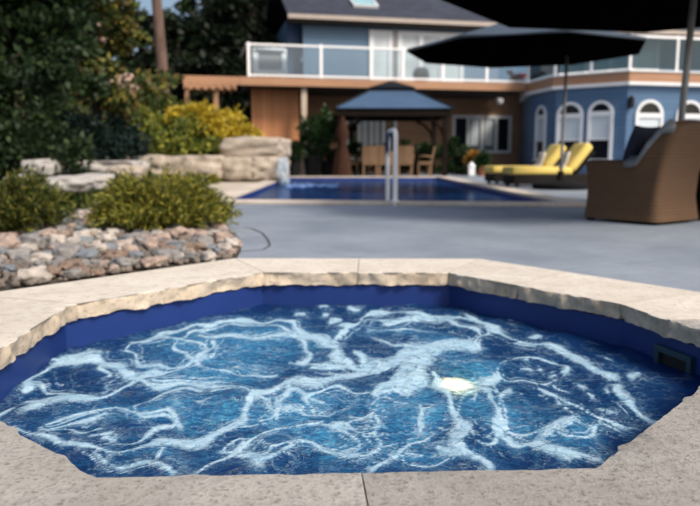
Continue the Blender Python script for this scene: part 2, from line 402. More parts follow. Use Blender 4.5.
# ------------------------------------------------------------------ hot tub
tub = thing('hot_tub', 'sunken octagonal hot tub of blue liner rimmed with cream rock faced stone', 'hot tub', (CEN.x, CEN.y, 0))
def loc(p, z): return Vector((p[0] - CEN.x, p[1] - CEN.y, z))
b = MB()
rows = [[loc(p, z) for p in LV] for z in (.018, -.03, -.5, -1.25)]
b.grid(rows, closed_u=True)
b.build('liner_wall', M['liner'], tub)
b = MB(); b.bm.faces.new([b.bm.verts.new(loc(p, -1.25)) for p in LV]); b.build('liner_floor', M['liner'], tub)
def coping_stone(path, seed, mat='coping'):     # path: list of (inner xy, outer xy)
    b = MB(); rows = []
    zs_in = [CZ - .003, CZ - .010, CZ - .019, CZ - .029, CZ - .039, CZ - .049, CZ - .058]
    off = Vector((seed * 7.3, seed * 3.1, seed * 1.7))
    for inn, out in path:
        d = (out - inn).normalized(); L = (out - inn).length; row = []
        row.append(loc(out, .001)); row.append(loc(out, CZ - .012)); row.append(loc(out - d * .012, CZ))
        for t in (.75, .5, .25, .1):
            p = inn + d * (L * t); row.append(loc(p, CZ + .0018 * noise.noise(Vector((p.x * 11, p.y * 11, seed)))))
        edge = .0035 * noise.noise(Vector((inn.x * 9, inn.y * 9, 0)) + off) + .003 * noise.noise(Vector((inn.x * 31, inn.y * 31, 0)) + off)
        row.append(loc(inn + d * (.004 + edge), CZ - .0005 - abs(edge) * .25))
        for k, z in enumerate(zs_in):
            q = Vector((inn.x, inn.y, z * 1.0)) + off
            f = noise.noise(q * 11) * .010 + (noise.voronoi(q * 15)[0][0] - .28) * .030 + noise.noise(q * 42) * .004
            bulge = .002; z = CZ - (CZ - z) * (1 + .16 * noise.noise(Vector((inn.x * 14, inn.y * 14, 3.3)) + off) + .08 * noise.noise(Vector((inn.x * 40, inn.y * 40, 1.3)) + off))
            row.append(loc(inn + d * (edge - bulge + f), z))
        row.append(loc(inn + d * .04, .019)); row.append(loc(inn + d * .12, .001))
        rows.append(row)
    vr = b.grid(rows)
    for e in (vr[0], vr[-1]):
        b.bm.faces.new(e)
    for r0, r1 in zip(vr, vr[1:]): b.bm.faces.new((r0[0], r1[0], r1[-1], r0[-1]))
    o = b.build('coping_stone', M[mat], tub, smooth=True); o.data.materials.append(M['split'])
    for f in o.data.polygons:
        if f.center.z < CZ - .006 and abs(f.normal.z) < .8: f.material_index = 1
def coping_path(k0, t0, k1, t1, gap=.0015):
    a = k0 + t0; e = k1 + t1
    L = sum(1 for _ in [0])
    ts = [a]; n = max(6, int((e - a) * 82 / .012 / 100))
    ts = sorted(set([a + (e - a) * i / n for i in range(n + 1)] + [float(k) for k in range(math.ceil(a), math.floor(e) + 1)]))
    out = []
    for i, t in enumerate(ts):
        if i == 0: t = t + gap
        if i == len(ts) - 1: t = t - gap
        k = int(math.floor(t)); f = t - k
        out.append((IV[k % 8].lerp(IV[(k + 1) % 8], f), OV[k % 8].lerp(OV[(k + 1) % 8], f)))
    return out
JT = [(0, 0), (0, .54), (1, 0), (1, .49), (2, 0), (2, .97), (3, .7), (4, .10), (5, .525), (6, .7), (7, .55), (8, 0)]
for i in range(len(JT) - 1): coping_stone(coping_path(*JT[i], *JT[i + 1]), i + 1, 'coping_grey' if i in (7, 8, 9) else 'coping')

def wall_frame(k, px, py):        # a measured point on liner wall k: position, right, normal
    a, c = LV[k], LV[(k + 1) % 8]; d = (c - a).normalized(); n = Vector((-d.y, d.x))   # ccw -> inward normal is left
    r = ray(px, py); t = (n.x * a.x + n.y * a.y) / (n.x * r.x + n.y * r.y)
    p = Vector((0, 0, CAMZ)) + r * t
    return p, Vector((d.x, d.y, 0)), Vector((n.x, n.y, 0))
# skimmer mouth on the right wall
p, d, n = wall_frame(7, 675, 374)
sk = bpy.data.objects.new('skimmer', None); link(sk, tub)
rot = Matrix((d, n, Vector((0, 0, 1)))).transposed()
c0 = Vector((p.x - CEN.x, p.y - CEN.y, -.078))
b = MB(); hw, hh, fw = .085, .06, .02
for dx, dz, sx_, sz_ in ((0, hh - fw / 2, 2 * hw, fw), (0, -hh + fw / 2, 2 * hw, fw), (-hw + fw / 2, 0, fw, 2 * hh - 2 * fw), (hw - fw / 2, 0, fw, 2 * hh - 2 * fw)):
    b.box(c0 + rot @ Vector((dx, .008, dz)), (sx_, .018, sz_), rot)
b.build('skimmer_frame', M['teal'], sk)
b = MB(); b.box(c0 + rot @ Vector((0, .002, 0)), (2 * hw - 2 * fw, .005, 2 * hh - 2 * fw), rot); b.build('skimmer_mouth', M['black'], sk)
# added glowing lens on a stem just under the water, for the bright patch
w_ = at_z(456, 384, WZ); iv = (w_ - Vector((0, 0, CAMZ))).normalized(); eta = 1 / 1.33; ci = -iv.z
tv = iv * eta + Vector((0, 0, 1)) * (eta * ci - math.sqrt(1 - eta * eta * (1 - ci * ci)))
p = w_ + tv * (.075 / -tv.z)
lp = bpy.data.objects.new('added_water_lamp', None); link(lp, tub)
c0 = Vector((p.x - CEN.x, p.y - CEN.y, p.z))
me_m, ntm, bb = newmat('glow_lens'); ntm.nodes.remove(bb)
em = ntm.nodes.new('ShaderNodeEmission'); em.inputs[0].default_value = (1, .78, .36, 1); em.inputs[1].default_value = 8
ntm.links.new(em.outputs[0], ntm.nodes['Material Output'].inputs[0])
MB().lathe([(.03, -1.24 - c0.z), (.03, -.08), (.06, -.03), (.064, -.002), (.056, -.001)], c0, 24).build('added_lamp_stem', M['white'], lp, smooth=True)
MB().lathe([(.056, 0), (.052, .006), (.02, .012)], c0, 24).build('glow_lens', me_m, lp, smooth=True)

# ---- whirlpool water: real ripples, foam drawn as bands over the surface
FOAM = [  # (points measured on the photo, band half width)
 ([(17,397),(25,381),(45,368),(65,359),(82,353),(100,353),(115,361),(128,371),(138,380)], 4.2),
 ([(88,354),(104,357),(116,364)], 5), ([(103,362),(100,370),(106,376)], 1.8),
 ([(14,404),(43,399),(84,397.5),(110,394),(127,389),(138,383),(150,374),(179,369),(199,361)], 3.2),
 ([(138,382),(160,387),(199,388),(215,389),(249,396)], 2.0),
 ([(16,410),(10,412),(3,416),(23,426),(40,435),(63,447),(81,454),(101,452),(130,449),(162,446),(185,441),(203,436),(226,428),(246,416),(250,400)], 3.6),
 ([(43,429),(66,428),(84,423),(95,419)], 1.0), ([(97,440),(108,438),(118,440)], 1.3),
 ([(81,456),(98,464),(115,469),(139,471),(162,470),(185,473)], 2.8), ([(165,450),(166,467)], .8),
 ([(250,398),(267,394),(290,390),(316,383),(341,376),(367,371),(385,366)], 5.2),
 ([(249,418),(267,416),(281,410),(292,401),(290,392)], 2.6),
 ([(195,474),(215,470),(232,458),(243,445),(255,434),(275,429),(295,426),(316,423)], 2.4),
 ([(225,462),(238,446)], 3.0),
 ([(327,426),(340,425),(353,424)], 3.6), ([(352,421),(360,415),(372,414),(382,419),(378,427),(362,428),(352,423)], 1.6),
 ([(223,467),(255,464),(284,459),(307,454),(330,452),(353,455),(370,452),(379,444),(383,438)], 1.7),
 ([(372,366),(385,362),(398,357),(412,354),(421,352)], 8), ([(421,360),(412,372),(402,380)], 8),
 ([(377,394),(388,388),(402,383)], 6), ([(372,409),(380,426),(384,438)], 1.5), ([(377,396),(400,393)], 3),
 ([(428,372),(434,382),(439,392),(452,403),(458,418),(460,432),(456,446)], 4.6),
 ([(456,446),(462,456),(470,463),(484,464)], 8), ([(438,429),(424,435),(412,449),(392,458),(375,467)], 4.0), ([(444,440),(452,452)], 6),
 ([(472,386),(480,390),(493,403),(499,420),(504,435),(517,444),(535,447),(548,444)], 4.0),
 ([(478,384),(490,380),(496,374)], 2.6),
 ([(537,393),(558,397),(575,406),(592,418),(612,422),(625,421)], 3.6), ([(546,440),(548,430),(556,422),(575,419)], 3.4),
 ([(540,449),(552,453),(569,460),(590,459)], 7), ([(500,432),(517,440)], 4),
 ([(621,383),(630,397),(638,411),(650,415)], 4.6), ([(627,377),(641,373)], 1.8), ([(612,430),(628,431)], 2),
 ([(463,318),(483,325),(500,336),(523,343),(541,347),(556,352),(572,357),(583,363),(609,372)], 4.4), ([(508,342),(545,350)], 3),
 ([(331,350),(340,334),(349,323),(366,316),(392,311.5),(420,311.5),(437,316),(463,319)], 1.9),
 ([(437,317),(457,326),(477,333),(484,339),(475,346),(449,349),(424,350)], 1.7), ([(358,322),(392,319),(425,322)], .9), ([(370,330),(410,327),(440,331)], .8),
 ([(326,322),(345,320)], 3.2), ([(338,336),(348,329)], 3.5), ([(355,352),(372,360)], 2.5), ([(330,352),(338,345)], 2.5),
 ([(135,341),(155,335),(178,329.5),(203,326),(226,322),(249,320),(275,321.5),(289,326),(300,332),(312,339),(326,349),(338,359),(352,365),(375,366)], 2.4),
 ([(300,332),(326,349),(345,362)], 4.2),
 ([(197,335),(211,339),(243,339),(275,337.5),(300,337.5)], 1.0), ([(209,342),(207,350),(194,359),(181,367)], 2.0),
 ([(300,383),(323,378)], 2.4), ([(150,378),(190,383),(215,384)], 1.2), ([(300,366),(325,369),(350,367)], 1.4),
 ([(316,310),(322,309)], 1.3), ([(350,309),(356,308)], 1), ([(296,315),(302,318)], 1), ([(314,316),(326,317)], 1.4), ([(512,323),(518,321)], 1.2), ([(536,336),(541,334)], 1.2),
 ([(520,374),(530,370)], 1.6), ([(536,372),(544,369)], 1.4), ([(549,378),(560,374)], 1.5), ([(574,382),(580,383)], 1.5), ([(560,371),(566,369)], 1.2), ([(585,390),(600,396)], 1.3),
 ([(556,385),(566,391)], 1.6), ([(605,407),(616,410)], 1.4), ([(520,363),(526,361)], 1.2), ([(598,355),(604,358)], 1.1), ([(612,388),(618,394)], 1.6),
]
CELLS = [(75, 377, 50, 19), (243, 350, 66, 26), (205, 410, 74, 17), (110, 425, 60, 12), (299, 406, 22, 9), (345, 402, 44, 15), (310, 441, 56, 15), (396, 422, 30, 24), (430, 332, 56, 15), (484, 418, 24, 26), (532, 412, 34, 20), (582, 426, 30, 13), (405, 386, 13, 5), (165, 352, 34, 14), (530, 372, 36, 14), (430, 458, 26, 8), (240, 452, 26, 10)]
TURB = [  # aerated, pale water: (x, y, half width, half height, amount)
 (235, 345, 75, 24, .95), (215, 375, 60, 16, .6), (200, 412, 75, 16, .7), (110, 412, 60, 12, .35), (285, 415, 45, 20, .55), (330, 440, 70, 22, .6), (330, 400, 50, 14, .55),
 (410, 410, 40, 26, .95), (440, 345, 30, 16, .5), (470, 370, 30, 16, .75), (485, 410, 26, 22, .6), (520, 415, 40, 20, .45), (390, 330, 50, 8, .3), (560, 440, 40, 16, .45), (430, 455, 50, 12, .5), (170, 455, 60, 8, .4), (575, 425, 30, 10, .4)]
def water_fields(X, Y):
    foam = np.zeros_like(X); turb = np.zeros_like(X); halo = np.zeros_like(X)
    rw = np.random.default_rng(5); X0, Y0 = X, Y; wx = np.zeros_like(X); wy = np.zeros_like(X)
    for i in range(40):
        kf = rw.uniform(10, 75); a = rw.uniform(0, 2 * math.pi); ph = rw.uniform(0, 6.28); am = .30 / kf / 2.2
        g = np.sin(kf * (X * math.cos(a) + Y * .6 * math.sin(a)) + ph + 1.2 * np.sin(3.1 * X + i) + 1.2 * np.sin(2.7 * Y + 2 * i)); wx += am * g * math.cos(i * 2.4); wy += am * g * math.sin(i * 2.4) * 2.0
    X, Y = X + wx, Y + wy
    wmod = np.zeros_like(X)
    for i in range(24):
        kf = rw.uniform(12, 60); a = rw.uniform(0, 2 * math.pi); wmod += np.sin(kf * (X0 * math.cos(a) + Y0 * .5 * math.sin(a)) + rw.uniform(0, 6.28)) / math.sqrt(12)
    wmod = np.clip(1.0 + .5 * wmod, .3, 2.0)
    rs = random.Random(21); strands = [(p, w_, 1.0) for p, w_ in FOAM]
    for cx, cy, rx, ry in CELLS:
        t0 = rs.uniform(0, 6.28); ring = [(cx + rx * math.cos(t0 + t) * rs.uniform(.94, 1.06), cy + ry * math.sin(t0 + t) * rs.uniform(.92, 1.08)) for t in np.linspace(0, 5.6 + rs.uniform(0, .7), 17)]
        strands.append((ring, rs.uniform(1.1, 1.9), .9)); k0 = rs.randrange(6)
        strands.append(([(cx + (x - cx) * .78 + rs.uniform(-2, 2), cy + (y - cy) * .76) for x, y in ring[k0:k0 + 8]], .8, .6))
        strands.append(([(cx + (x - cx) * .5 + rs.uniform(-2, 2), cy + (y - cy) * .5) for x, y in ring[k0 + 2:k0 + 9]], .7, .5))
    for p, w_ in FOAM:
        if len(p) < 3 or w_ < 1: continue
        for q in range(4):
            i0 = rs.randrange(0, max(1, len(p) - 3)); i1 = min(len(p), i0 + rs.randrange(3, 8)); ox, oy = rs.uniform(-15, 15), rs.uniform(-7, 7)
            pq = [(x + ox * (.3 + .7 * abs(math.sin(1.3 * k + q))) + rs.uniform(-3, 3), y + oy * (.3 + .7 * abs(math.cos(1.1 * k + q))) + rs.uniform(-1.5, 1.5)) for k, (x, y) in enumerate(p[i0:i1])]
            strands.append((pq, rs.uniform(.5, 1.5), rs.uniform(.5, .85)))
    for pts, wd, amp in strands:
        P = [at_z(*p, WZ) for p in pts]
        # soften the traced corners
        Q = []
        for i in range(len(P)):
            a, bq, c = P[max(i - 1, 0)], P[i], P[min(i + 1, len(P) - 1)]
            Q.append((a + bq * 4 + c) / 6)
        for a, c in zip(Q, Q[1:]):
            dm = (a.y + c.y) / 2; wr = wd * dm / FPX * wmod * (.95 if amp == 1 else .8); k = (CAMZ - WZ) / dm * 1.05
            ax, ay, cx, cy = a.x, a.y * k, c.x, c.y * k
            vx, vy = cx - ax, cy - ay; L2 = vx * vx + vy * vy + 1e-9
            lo, hi = min(a.y, c.y) - .5, max(a.y, c.y) + .5
            t = np.clip(((X - ax) * vx + (Y * k - ay) * vy) / L2, 0, 1)
            dd = np.hypot(X - ax - t * vx, Y * k - ay - t * vy)
            foam = np.maximum(foam, amp * np.maximum(np.exp(-(dd / wr) ** 2 * .69), .42 * np.exp(-(dd / (wr * 2.0 + .025))))); halo = np.maximum(halo, amp * np.exp(-(dd / (wr * 3.0 + .05))))
    for x, y, hw, hh, am in TURB:
        c = at_z(x, y, WZ); sx_ = hw * c.y / FPX; sy = hh * c.y ** 2 / FPX / (CAMZ - WZ)
        am = min(1, am * 1.15); turb = np.maximum(turb, am * np.exp(-((X - c.x) / sx_) ** 2 - ((Y - c.y) / sy) ** 2)) * .5 + np.minimum(1, turb + am * np.exp(-((X - c.x) / sx_) ** 2 - ((Y - c.y) / sy) ** 2)) * .5
    c = at_z(456, 385, WZ); g = np.exp(-((X - c.x) / .055) ** 2 - ((Y - c.y) / .10) ** 2)
    water_fields.clear = g
    return foam * (1 - .8 * g), np.minimum(1, turb + .45 * halo) * (1 - .95 * g)
def whirl_material():
    m, nt, b = newmat('whirlpool_water'); nt.nodes.remove(b)
    v = coords(nt); af = nt.nodes.new('ShaderNodeAttribute'); af.attribute_name = 'foam'; at = nt.nodes.new('ShaderNodeAttribute'); at.attribute_name = 'air'
    F, A = af.outputs['Fac'], at.outputs['Fac']
    n_big = noise_n(nt, v, 9, 4, .6, .8); n_mid = noise_n(nt, v, 34, 6, .65, 1.2); n_fine = noise_n(nt, v, 120, 5, .7, .6)
    vo = nt.nodes.new('ShaderNodeTexVoronoi'); vo.feature = 'DISTANCE_TO_EDGE'; vo.inputs['Scale'].default_value = 26
    dv = nt.nodes.new('ShaderNodeVectorMath'); dv.operation = 'ADD'; cbn = nt.nodes.new('ShaderNodeCombineXYZ')
    nt.links.new(math_n(nt, 'MULTIPLY', n_mid, .10), cbn.inputs[0]); nt.links.new(math_n(nt, 'MULTIPLY', n_big, .12), cbn.inputs[1])
    nt.links.new(v, dv.inputs[0]); nt.links.new(cbn.outputs[0], dv.inputs[1]); nt.links.new(dv.outputs[0], vo.inputs['Vector'])
    edge = math_n(nt, 'SUBTRACT', 1.0, math_n(nt, 'MULTIPLY', vo.outputs['Distance'], 9.0), True)
    # foam amount
    f = math_n(nt, 'ADD', F, math_n(nt, 'MULTIPLY', math_n(nt, 'SUBTRACT', n_mid, .5), .95))
    f = math_n(nt, 'ADD', f, math_n(nt, 'MULTIPLY', math_n(nt, 'SUBTRACT', n_fine, .5), .6))
    foam = ramp(nt, f, [(.28, (0, 0, 0)), (.50, (.45, .45, .45)), (.85, (.95, .95, .95))])
    # thin broken lace in the aerated water
    lace = math_n(nt, 'MULTIPLY', math_n(nt, 'POWER', edge, 3.0), math_n(nt, 'MULTIPLY', ramp(nt, n_mid, [(.45, (0, 0, 0)), (.62, (1, 1, 1))]), A))
    streak = ramp(nt, noise_n(nt, coords(nt, (1.0, 1.7, 1), 0, (0, 0, .25)), 17, 6, .66, 2.4), [(.46, (0, 0, 0)), (.66, (1, 1, 1))])
    vo2 = nt.nodes.new('ShaderNodeTexVoronoi'); vo2.feature = 'DISTANCE_TO_EDGE'; vo2.inputs['Scale'].default_value = 7.5
    dv2 = nt.nodes.new('ShaderNodeVectorMath'); dv2.operation = 'ADD'; cb2 = nt.nodes.new('ShaderNodeCombineXYZ')
    nt.links.new(math_n(nt, 'MULTIPLY', n_mid, .22), cb2.inputs[0]); nt.links.new(math_n(nt, 'MULTIPLY', n_big, .35), cb2.inputs[1])
    nt.links.new(v, dv2.inputs[0]); nt.links.new(cb2.outputs[0], dv2.inputs[1]); nt.links.new(dv2.outputs[0], vo2.inputs['Vector'])
    e2 = math_n(nt, 'POWER', math_n(nt, 'SUBTRACT', 1.0, math_n(nt, 'MULTIPLY', vo2.outputs['Distance'], 8.0), True), 3.0)
    fil = math_n(nt, 'MULTIPLY', math_n(nt, 'MULTIPLY', e2, ramp(nt, n_big, [(.42, (0, 0, 0)), (.6, (1, 1, 1))])), math_n(nt, 'ADD', math_n(nt, 'MULTIPLY', A, .9), .12))
    foam = math_n(nt, 'ADD', foam, math_n(nt, 'MULTIPLY', lace, .4), True)
    foam = math_n(nt, 'ADD', foam, math_n(nt, 'MULTIPLY', fil, .7), True)
    # thin dark cracks where the foam parts
    vo3 = nt.nodes.new('ShaderNodeTexVoronoi'); vo3.feature = 'DISTANCE_TO_EDGE'; vo3.inputs['Scale'].default_value = 17
    nt.links.new(dv.outputs[0], vo3.inputs['Vector'])
    crack = math_n(nt, 'MULTIPLY', math_n(nt, 'LESS_THAN', vo3.outputs['Distance'], .028), ramp(nt, n_big, [(.46, (0, 0, 0)), (.58, (.75, .75, .75))]))
    foam = math_n(nt, 'MULTIPLY', foam, math_n(nt, 'SUBTRACT', 1.0, crack))
    pale = math_n(nt, 'MULTIPLY', A, math_n(nt, 'ADD', .35, math_n(nt, 'MULTIPLY', streak, .85)), True)
    turb = math_n(nt, 'ADD', .42, math_n(nt, 'MULTIPLY', A, .5), True)
    n_brk = noise_n(nt, coords(nt, (.8, 1.0, 1), 0, (0, 0, -.5)), 21, 4, .6, 1.5)
    hole = nt.nodes.new('ShaderNodeAttribute'); hole.attribute_name = 'clear'
    turb = math_n(nt, 'MULTIPLY', turb, math_n(nt, 'SUBTRACT', 1.0, math_n(nt, 'MULTIPLY', hole.outputs['Fac'], ramp(nt, n_brk, [(.42, (0, 0, 0)), (.54, (1, 1, 1))]))))
    # shaders
    tr = nt.nodes.new('ShaderNodeBsdfRefraction'); tr.inputs['IOR'].default_value = 1.33; tr.inputs['Roughness'].default_value = .02
    nt.links.new(mixc(nt, hole.outputs['Fac'], mixc(nt, math_n(nt, 'MULTIPLY', A, 1.0, True), (.16, .36, .85), (.35, .70, .92)), (.9, .92, .85)), tr.inputs[0])
    tc = mixc(nt, pale, (.004, .034, .22), (.09, .45, .75))
    vo4 = nt.nodes.new('ShaderNodeTexVoronoi'); vo4.feature = 'DISTANCE_TO_EDGE'; vo4.inputs['Scale'].default_value = 30
    dv4 = nt.nodes.new('ShaderNodeVectorMath'); dv4.operation = 'ADD'; cb4 = nt.nodes.new('ShaderNodeCombineXYZ')
    nt.links.new(math_n(nt, 'MULTIPLY', n_mid, .16), cb4.inputs[0]); nt.links.new(math_n(nt, 'MULTIPLY', n_fine, .07), cb4.inputs[1])
    nt.links.new(coords(nt, (1, 1.7, 1), 0, (0, 0, .15)), dv4.inputs[0]); nt.links.new(cb4.outputs[0], dv4.inputs[1]); nt.links.new(dv4.outputs[0], vo4.inputs['Vector'])
    wl_ = math_n(nt, 'MULTIPLY', math_n(nt, 'SUBTRACT', 1.0, math_n(nt, 'MULTIPLY', vo4.outputs['Distance'], 14.0), True), ramp(nt, n_big, [(.36, (0, 0, 0)), (.55, (.85, .85, .85))]))
    tc = mixc(nt, wl_, tc, (.006, .045, .16))
    df = nt.nodes.new('ShaderNodeBsdfDiffuse'); nt.links.new(tc, df.inputs[0])
    tl = nt.nodes.new('ShaderNodeBsdfTranslucent'); nt.links.new(tc, tl.inputs[0])
    dm = nt.nodes.new('ShaderNodeMixShader'); dm.inputs[0].default_value = .35; nt.links.new(df.outputs[0], dm.inputs[1]); nt.links.new(tl.outputs[0], dm.inputs[2])
    body = nt.nodes.new('ShaderNodeMixShader'); nt.links.new(turb, body.inputs[0]); nt.links.new(tr.outputs[0], body.inputs[1]); nt.links.new(dm.outputs[0], body.inputs[2])
    fd = nt.nodes.new('ShaderNodeBsdfDiffuse'); nt.links.new(ramp(nt, n_mid, [(.3, (.30, .54, .72)), (.7, (.60, .79, .90))]), fd.inputs[0])
    ft = nt.nodes.new('ShaderNodeBsdfTranslucent'); ft.inputs[0].default_value = (.4, .6, .66, 1)
    fm = nt.nodes.new('ShaderNodeMixShader'); fm.inputs[0].default_value = .2; nt.links.new(fd.outputs[0], fm.inputs[1]); nt.links.new(ft.outputs[0], fm.inputs[2])
    allb = nt.nodes.new('ShaderNodeMixShader'); nt.links.new(foam, allb.inputs[0]); nt.links.new(body.outputs[0], allb.inputs[1]); nt.links.new(fm.outputs[0], allb.inputs[2])
    h = math_n(nt, 'ADD', math_n(nt, 'MULTIPLY', n_big, .8), math_n(nt, 'ADD', math_n(nt, 'MULTIPLY', n_mid, .45), math_n(nt, 'MULTIPLY', n_fine, .12)))
    h = math_n(nt, 'ADD', h, math_n(nt, 'MULTIPLY', foam, .06))
    bn = bump_n(nt, h, .7, .022)
    gl = nt.nodes.new('ShaderNodeBsdfGlossy'); gl.inputs[0].default_value = (.7, .85, 1, 1); nt.links.new(bn, gl.inputs['Normal'])
    gl.inputs['Roughness'].default_value = .05
    for x in (df, tl, fd, tr): nt.links.new(bn, x.inputs['Normal'])
    fr = nt.nodes.new('ShaderNodeFresnel'); fr.inputs[0].default_value = 1.33; nt.links.new(bn, fr.inputs['Normal'])
    fin = nt.nodes.new('ShaderNodeMixShader')
    nt.links.new(math_n(nt, 'MULTIPLY', math_n(nt, 'MULTIPLY', fr.outputs[0], .6), math_n(nt, 'SUBTRACT', 1.0, math_n(nt, 'MULTIPLY', foam, .85))), fin.inputs[0])
    nt.links.new(allb.outputs[0], fin.inputs[1]); nt.links.new(gl.outputs[0], fin.inputs[2])
    nt.links.new(fin.outputs[0], nt.nodes['Material Output'].inputs[0]); return m
def point_in(P, X, Y):
    ins = np.ones_like(X, dtype=bool)
    for i in range(len(P)):
        a, c = P[i], P[(i + 1) % len(P)]
        ins &= ((c.x - a.x) * (Y - a.y) - (c.y - a.y) * (X - a.x)) > 0
    return ins
def whirl_water():
    st = .0065
    xs = np.arange(min(p.x for p in LV), max(p.x for p in LV) + st, st); ys = np.arange(min(p.y for p in LV), max(p.y for p in LV) + st, st)
    X, Y = np.meshgrid(xs, ys); ok = point_in(offset_poly(LV, .01), X, Y)
    foam, turb = water_fields(X, Y)
    Z = np.full_like(X, WZ)
    rp = np.random.default_rng(3)
    for i in range(26):
        a = rp.uniform(0, 2 * math.pi); kf = rp.uniform(14, 60); am = .028 / kf
        Z += am * np.sin(kf * (X * math.cos(a) + Y * math.sin(a)) + rp.uniform(0, 6) + 1.5 * np.sin(4 * X + i) + 1.5 * np.cos(5 * Y + i))
    Z += foam * .0015 + turb * .002
    idx = -np.ones(X.shape, dtype=int); idx[ok] = np.arange(ok.sum())
    q = np.stack([idx[:-1, :-1], idx[:-1, 1:], idx[1:, 1:], idx[1:, :-1]], -1).reshape(-1, 4); q = q[(q >= 0).all(1)]
    V = np.stack([X[ok], Y[ok], Z[ok]], -1)
    me = bpy.data.meshes.new('spa_water'); me.from_pydata(V.tolist(), [], q.tolist()); me.shade_smooth()
    for nm, ar in (('foam', foam), ('air', turb), ('clear', water_fields.clear)):
        at = me.attributes.new(nm, 'FLOAT', 'POINT'); at.data.foreach_set('value', ar[ok].astype(np.float32))
    me.materials.append(whirl_material())
    return tag(link(bpy.data.objects.new('spa_water', me)), kind='structure')
whirl_water()

# ------------------------------------------------------------------ swimming pool
pool = thing('swimming_pool', 'long rectangular in ground swimming pool with cream stone coping and dark blue liner', 'swimming pool', (0.4, 14, 0))
def pl(p, z): return Vector((p[0] - .4, p[1] - 14, z))
b = MB(); PL = offset_poly(POOL, .02); b.grid([[pl(p, z) for p in PL] for z in (0, -1.3)], True); b.bm.faces.new([b.bm.verts.new(pl(p, -1.3)) for p in PL]); b.build('pool_liner', M['pool_liner'], pool)
for k in range(4):
    a, c, d, e = POOL[k], POOL[(k + 1) % 4], POOL_C[(k + 1) % 4], POOL_C[k]
    n = max(2, int((c - a).length / 1.2))
    for i in range(n):
        t0, t1 = i / n + .0006, (i + 1) / n - .0006
        q = [a.lerp(c, t0), a.lerp(c, t1), e.lerp(d, t1), e.lerp(d, t0)]
        b = MB(); b.prism([pl(p, 0) for p in q], .001, .045)
        bmesh.ops.bevel(b.bm, geom=b.bm.edges[:], offset=.006, segments=1, affect='EDGES'); b.build('coping_stone', M['pool_coping'], pool)
def pool_water_mat():
    m, nt, b = newmat('pool_water'); nt.nodes.remove(b); v = coords(nt, (1, .6, 1))
    df = nt.nodes.new('ShaderNodeBsdfDiffuse'); nt.links.new(ramp(nt, noise_n(nt, v, .5, 3), [(.3, (.003, .020, .085)), (.7, (.005, .032, .12))]), df.inputs[0])
    gl = nt.nodes.new('ShaderNodeBsdfGlossy'); gl.inputs['Roughness'].default_value = .08; gl.inputs[0].default_value = (.55, .7, 1, 1)
    bn = bump_n(nt, noise_n(nt, v, 4, 4, .55, .5), .5, .03)
    fr = nt.nodes.new('ShaderNodeFresnel'); fr.inputs[0].default_value = 1.33
    for x in (gl, fr): nt.links.new(bn, x.inputs['Normal'])
    mx = nt.nodes.new('ShaderNodeMixShader'); nt.links.new(math_n(nt, 'MULTIPLY', fr.outputs[0], .62), mx.inputs[0])
    nt.links.new(df.outputs[0], mx.inputs[1]); nt.links.new(gl.outputs[0], mx.inputs[2]); nt.links.new(mx.outputs[0], nt.nodes['Material Output'].inputs[0]); return m
sheet('pool_water', [tuple(p) for p in offset_poly(POOL, .015)], [], -.05, pool_water_mat(), kind='structure')
# handrail beside the pool's near end
q = at_z(395, 205.5); q2 = at_y(387.5, 188, q.y + .95)
hr = thing('handrail', 'white tubular pool handrail rising at the near end of the pool', 'handrail', (q.x, q.y, 0))
for dx in (0.0,):
    dq = Vector((q2.x - q.x, q2.y - q.y, 0)); top = .93
    pts = [(0, 0, .0)] + [(0, 0, z) for z in (.3, .6, .8, .86)] + [Vector((0, 0, z)) + dq * k for k, z in ((.03, .905), (.12, .935), (.3, .945), (.6, .945), (.85, .935), (.96, .9), (1, .84), (1, .6), (1, .3), (1, -.3))]
    b = MB().tube(pts, .03, 12); b.build('rail_tube', M['whitemetal'], hr, smooth=True)
b = MB().lathe([(.06, .046), (.06, .056), (.045, .062), (.036, .07)]); b.build('floor_flange', M['whitemetal'], hr, smooth=True)
# blue towel hung on the sloping rail
b = MB(); rows = []
for i in range(9):
    t = i / 8; base = dq * (.5 + .36 * t); ztop = .943
    rows.append([Vector((q.x, q.y, 0)) + base + Vector((o_ + .012 * math.sin(5 * t + 9 * o_), 0, ztop - dz)) for o_, dz in ((-.038, .30 + .04 * math.sin(t * 7)), (-.04, .18), (-.036, .02), (0, -.034), (.036, .02), (.04, .18), (.038, .26))])
b.grid(rows); o = b.build('towel', pm('blue_towel', (.045, .085, .18), (.03, .06, .14), 14, .95, .4, 80), smooth='all', label='small blue towel hung over the white pool handrail', cat='towel')
sm = o.modifiers.new('solid', 'SOLIDIFY'); sm.thickness = .012

# ------------------------------------------------------------------ stones
def rock_mesh(name, seed, mat, size=(1, 1, .7), sub=3, amp=.28, cubic=0.0):
    bm = bmesh.new(); bmesh.ops.create_icosphere(bm, subdivisions=sub, radius=.5)
    o = Vector((seed * 5.1, seed * 2.3, seed * 9.7))
    for v in bm.verts:
        d = v.co.normalized()
        if cubic:
            mx = max(abs(d.x), abs(d.y), abs(d.z)); d = d.lerp(d / mx * .8, cubic)
        f = 1 + amp * noise.noise(d * 1.5 + o) + amp * .5 * noise.noise(d * 3.4 + o) + amp * .16 * noise.noise(d * 9 + o)
        v.co = Vector((d.x * size[0], d.y * size[1], d.z * size[2])) * f * .5
    me = bpy.data.meshes.new(name); bm.to_mesh(me); bm.free(); me.materials.append(mat); me.shade_smooth()
    me.set_sharp_from_angle(angle=R(50)); return me
def stone(name, me, locp, size, rz, label, cat, group=None):
    o = bpy.data.objects.new(name, me); link(o); o.location = locp; o.scale = size; o.rotation_euler = (0, 0, rz)
    return tag(o, label, cat, group)
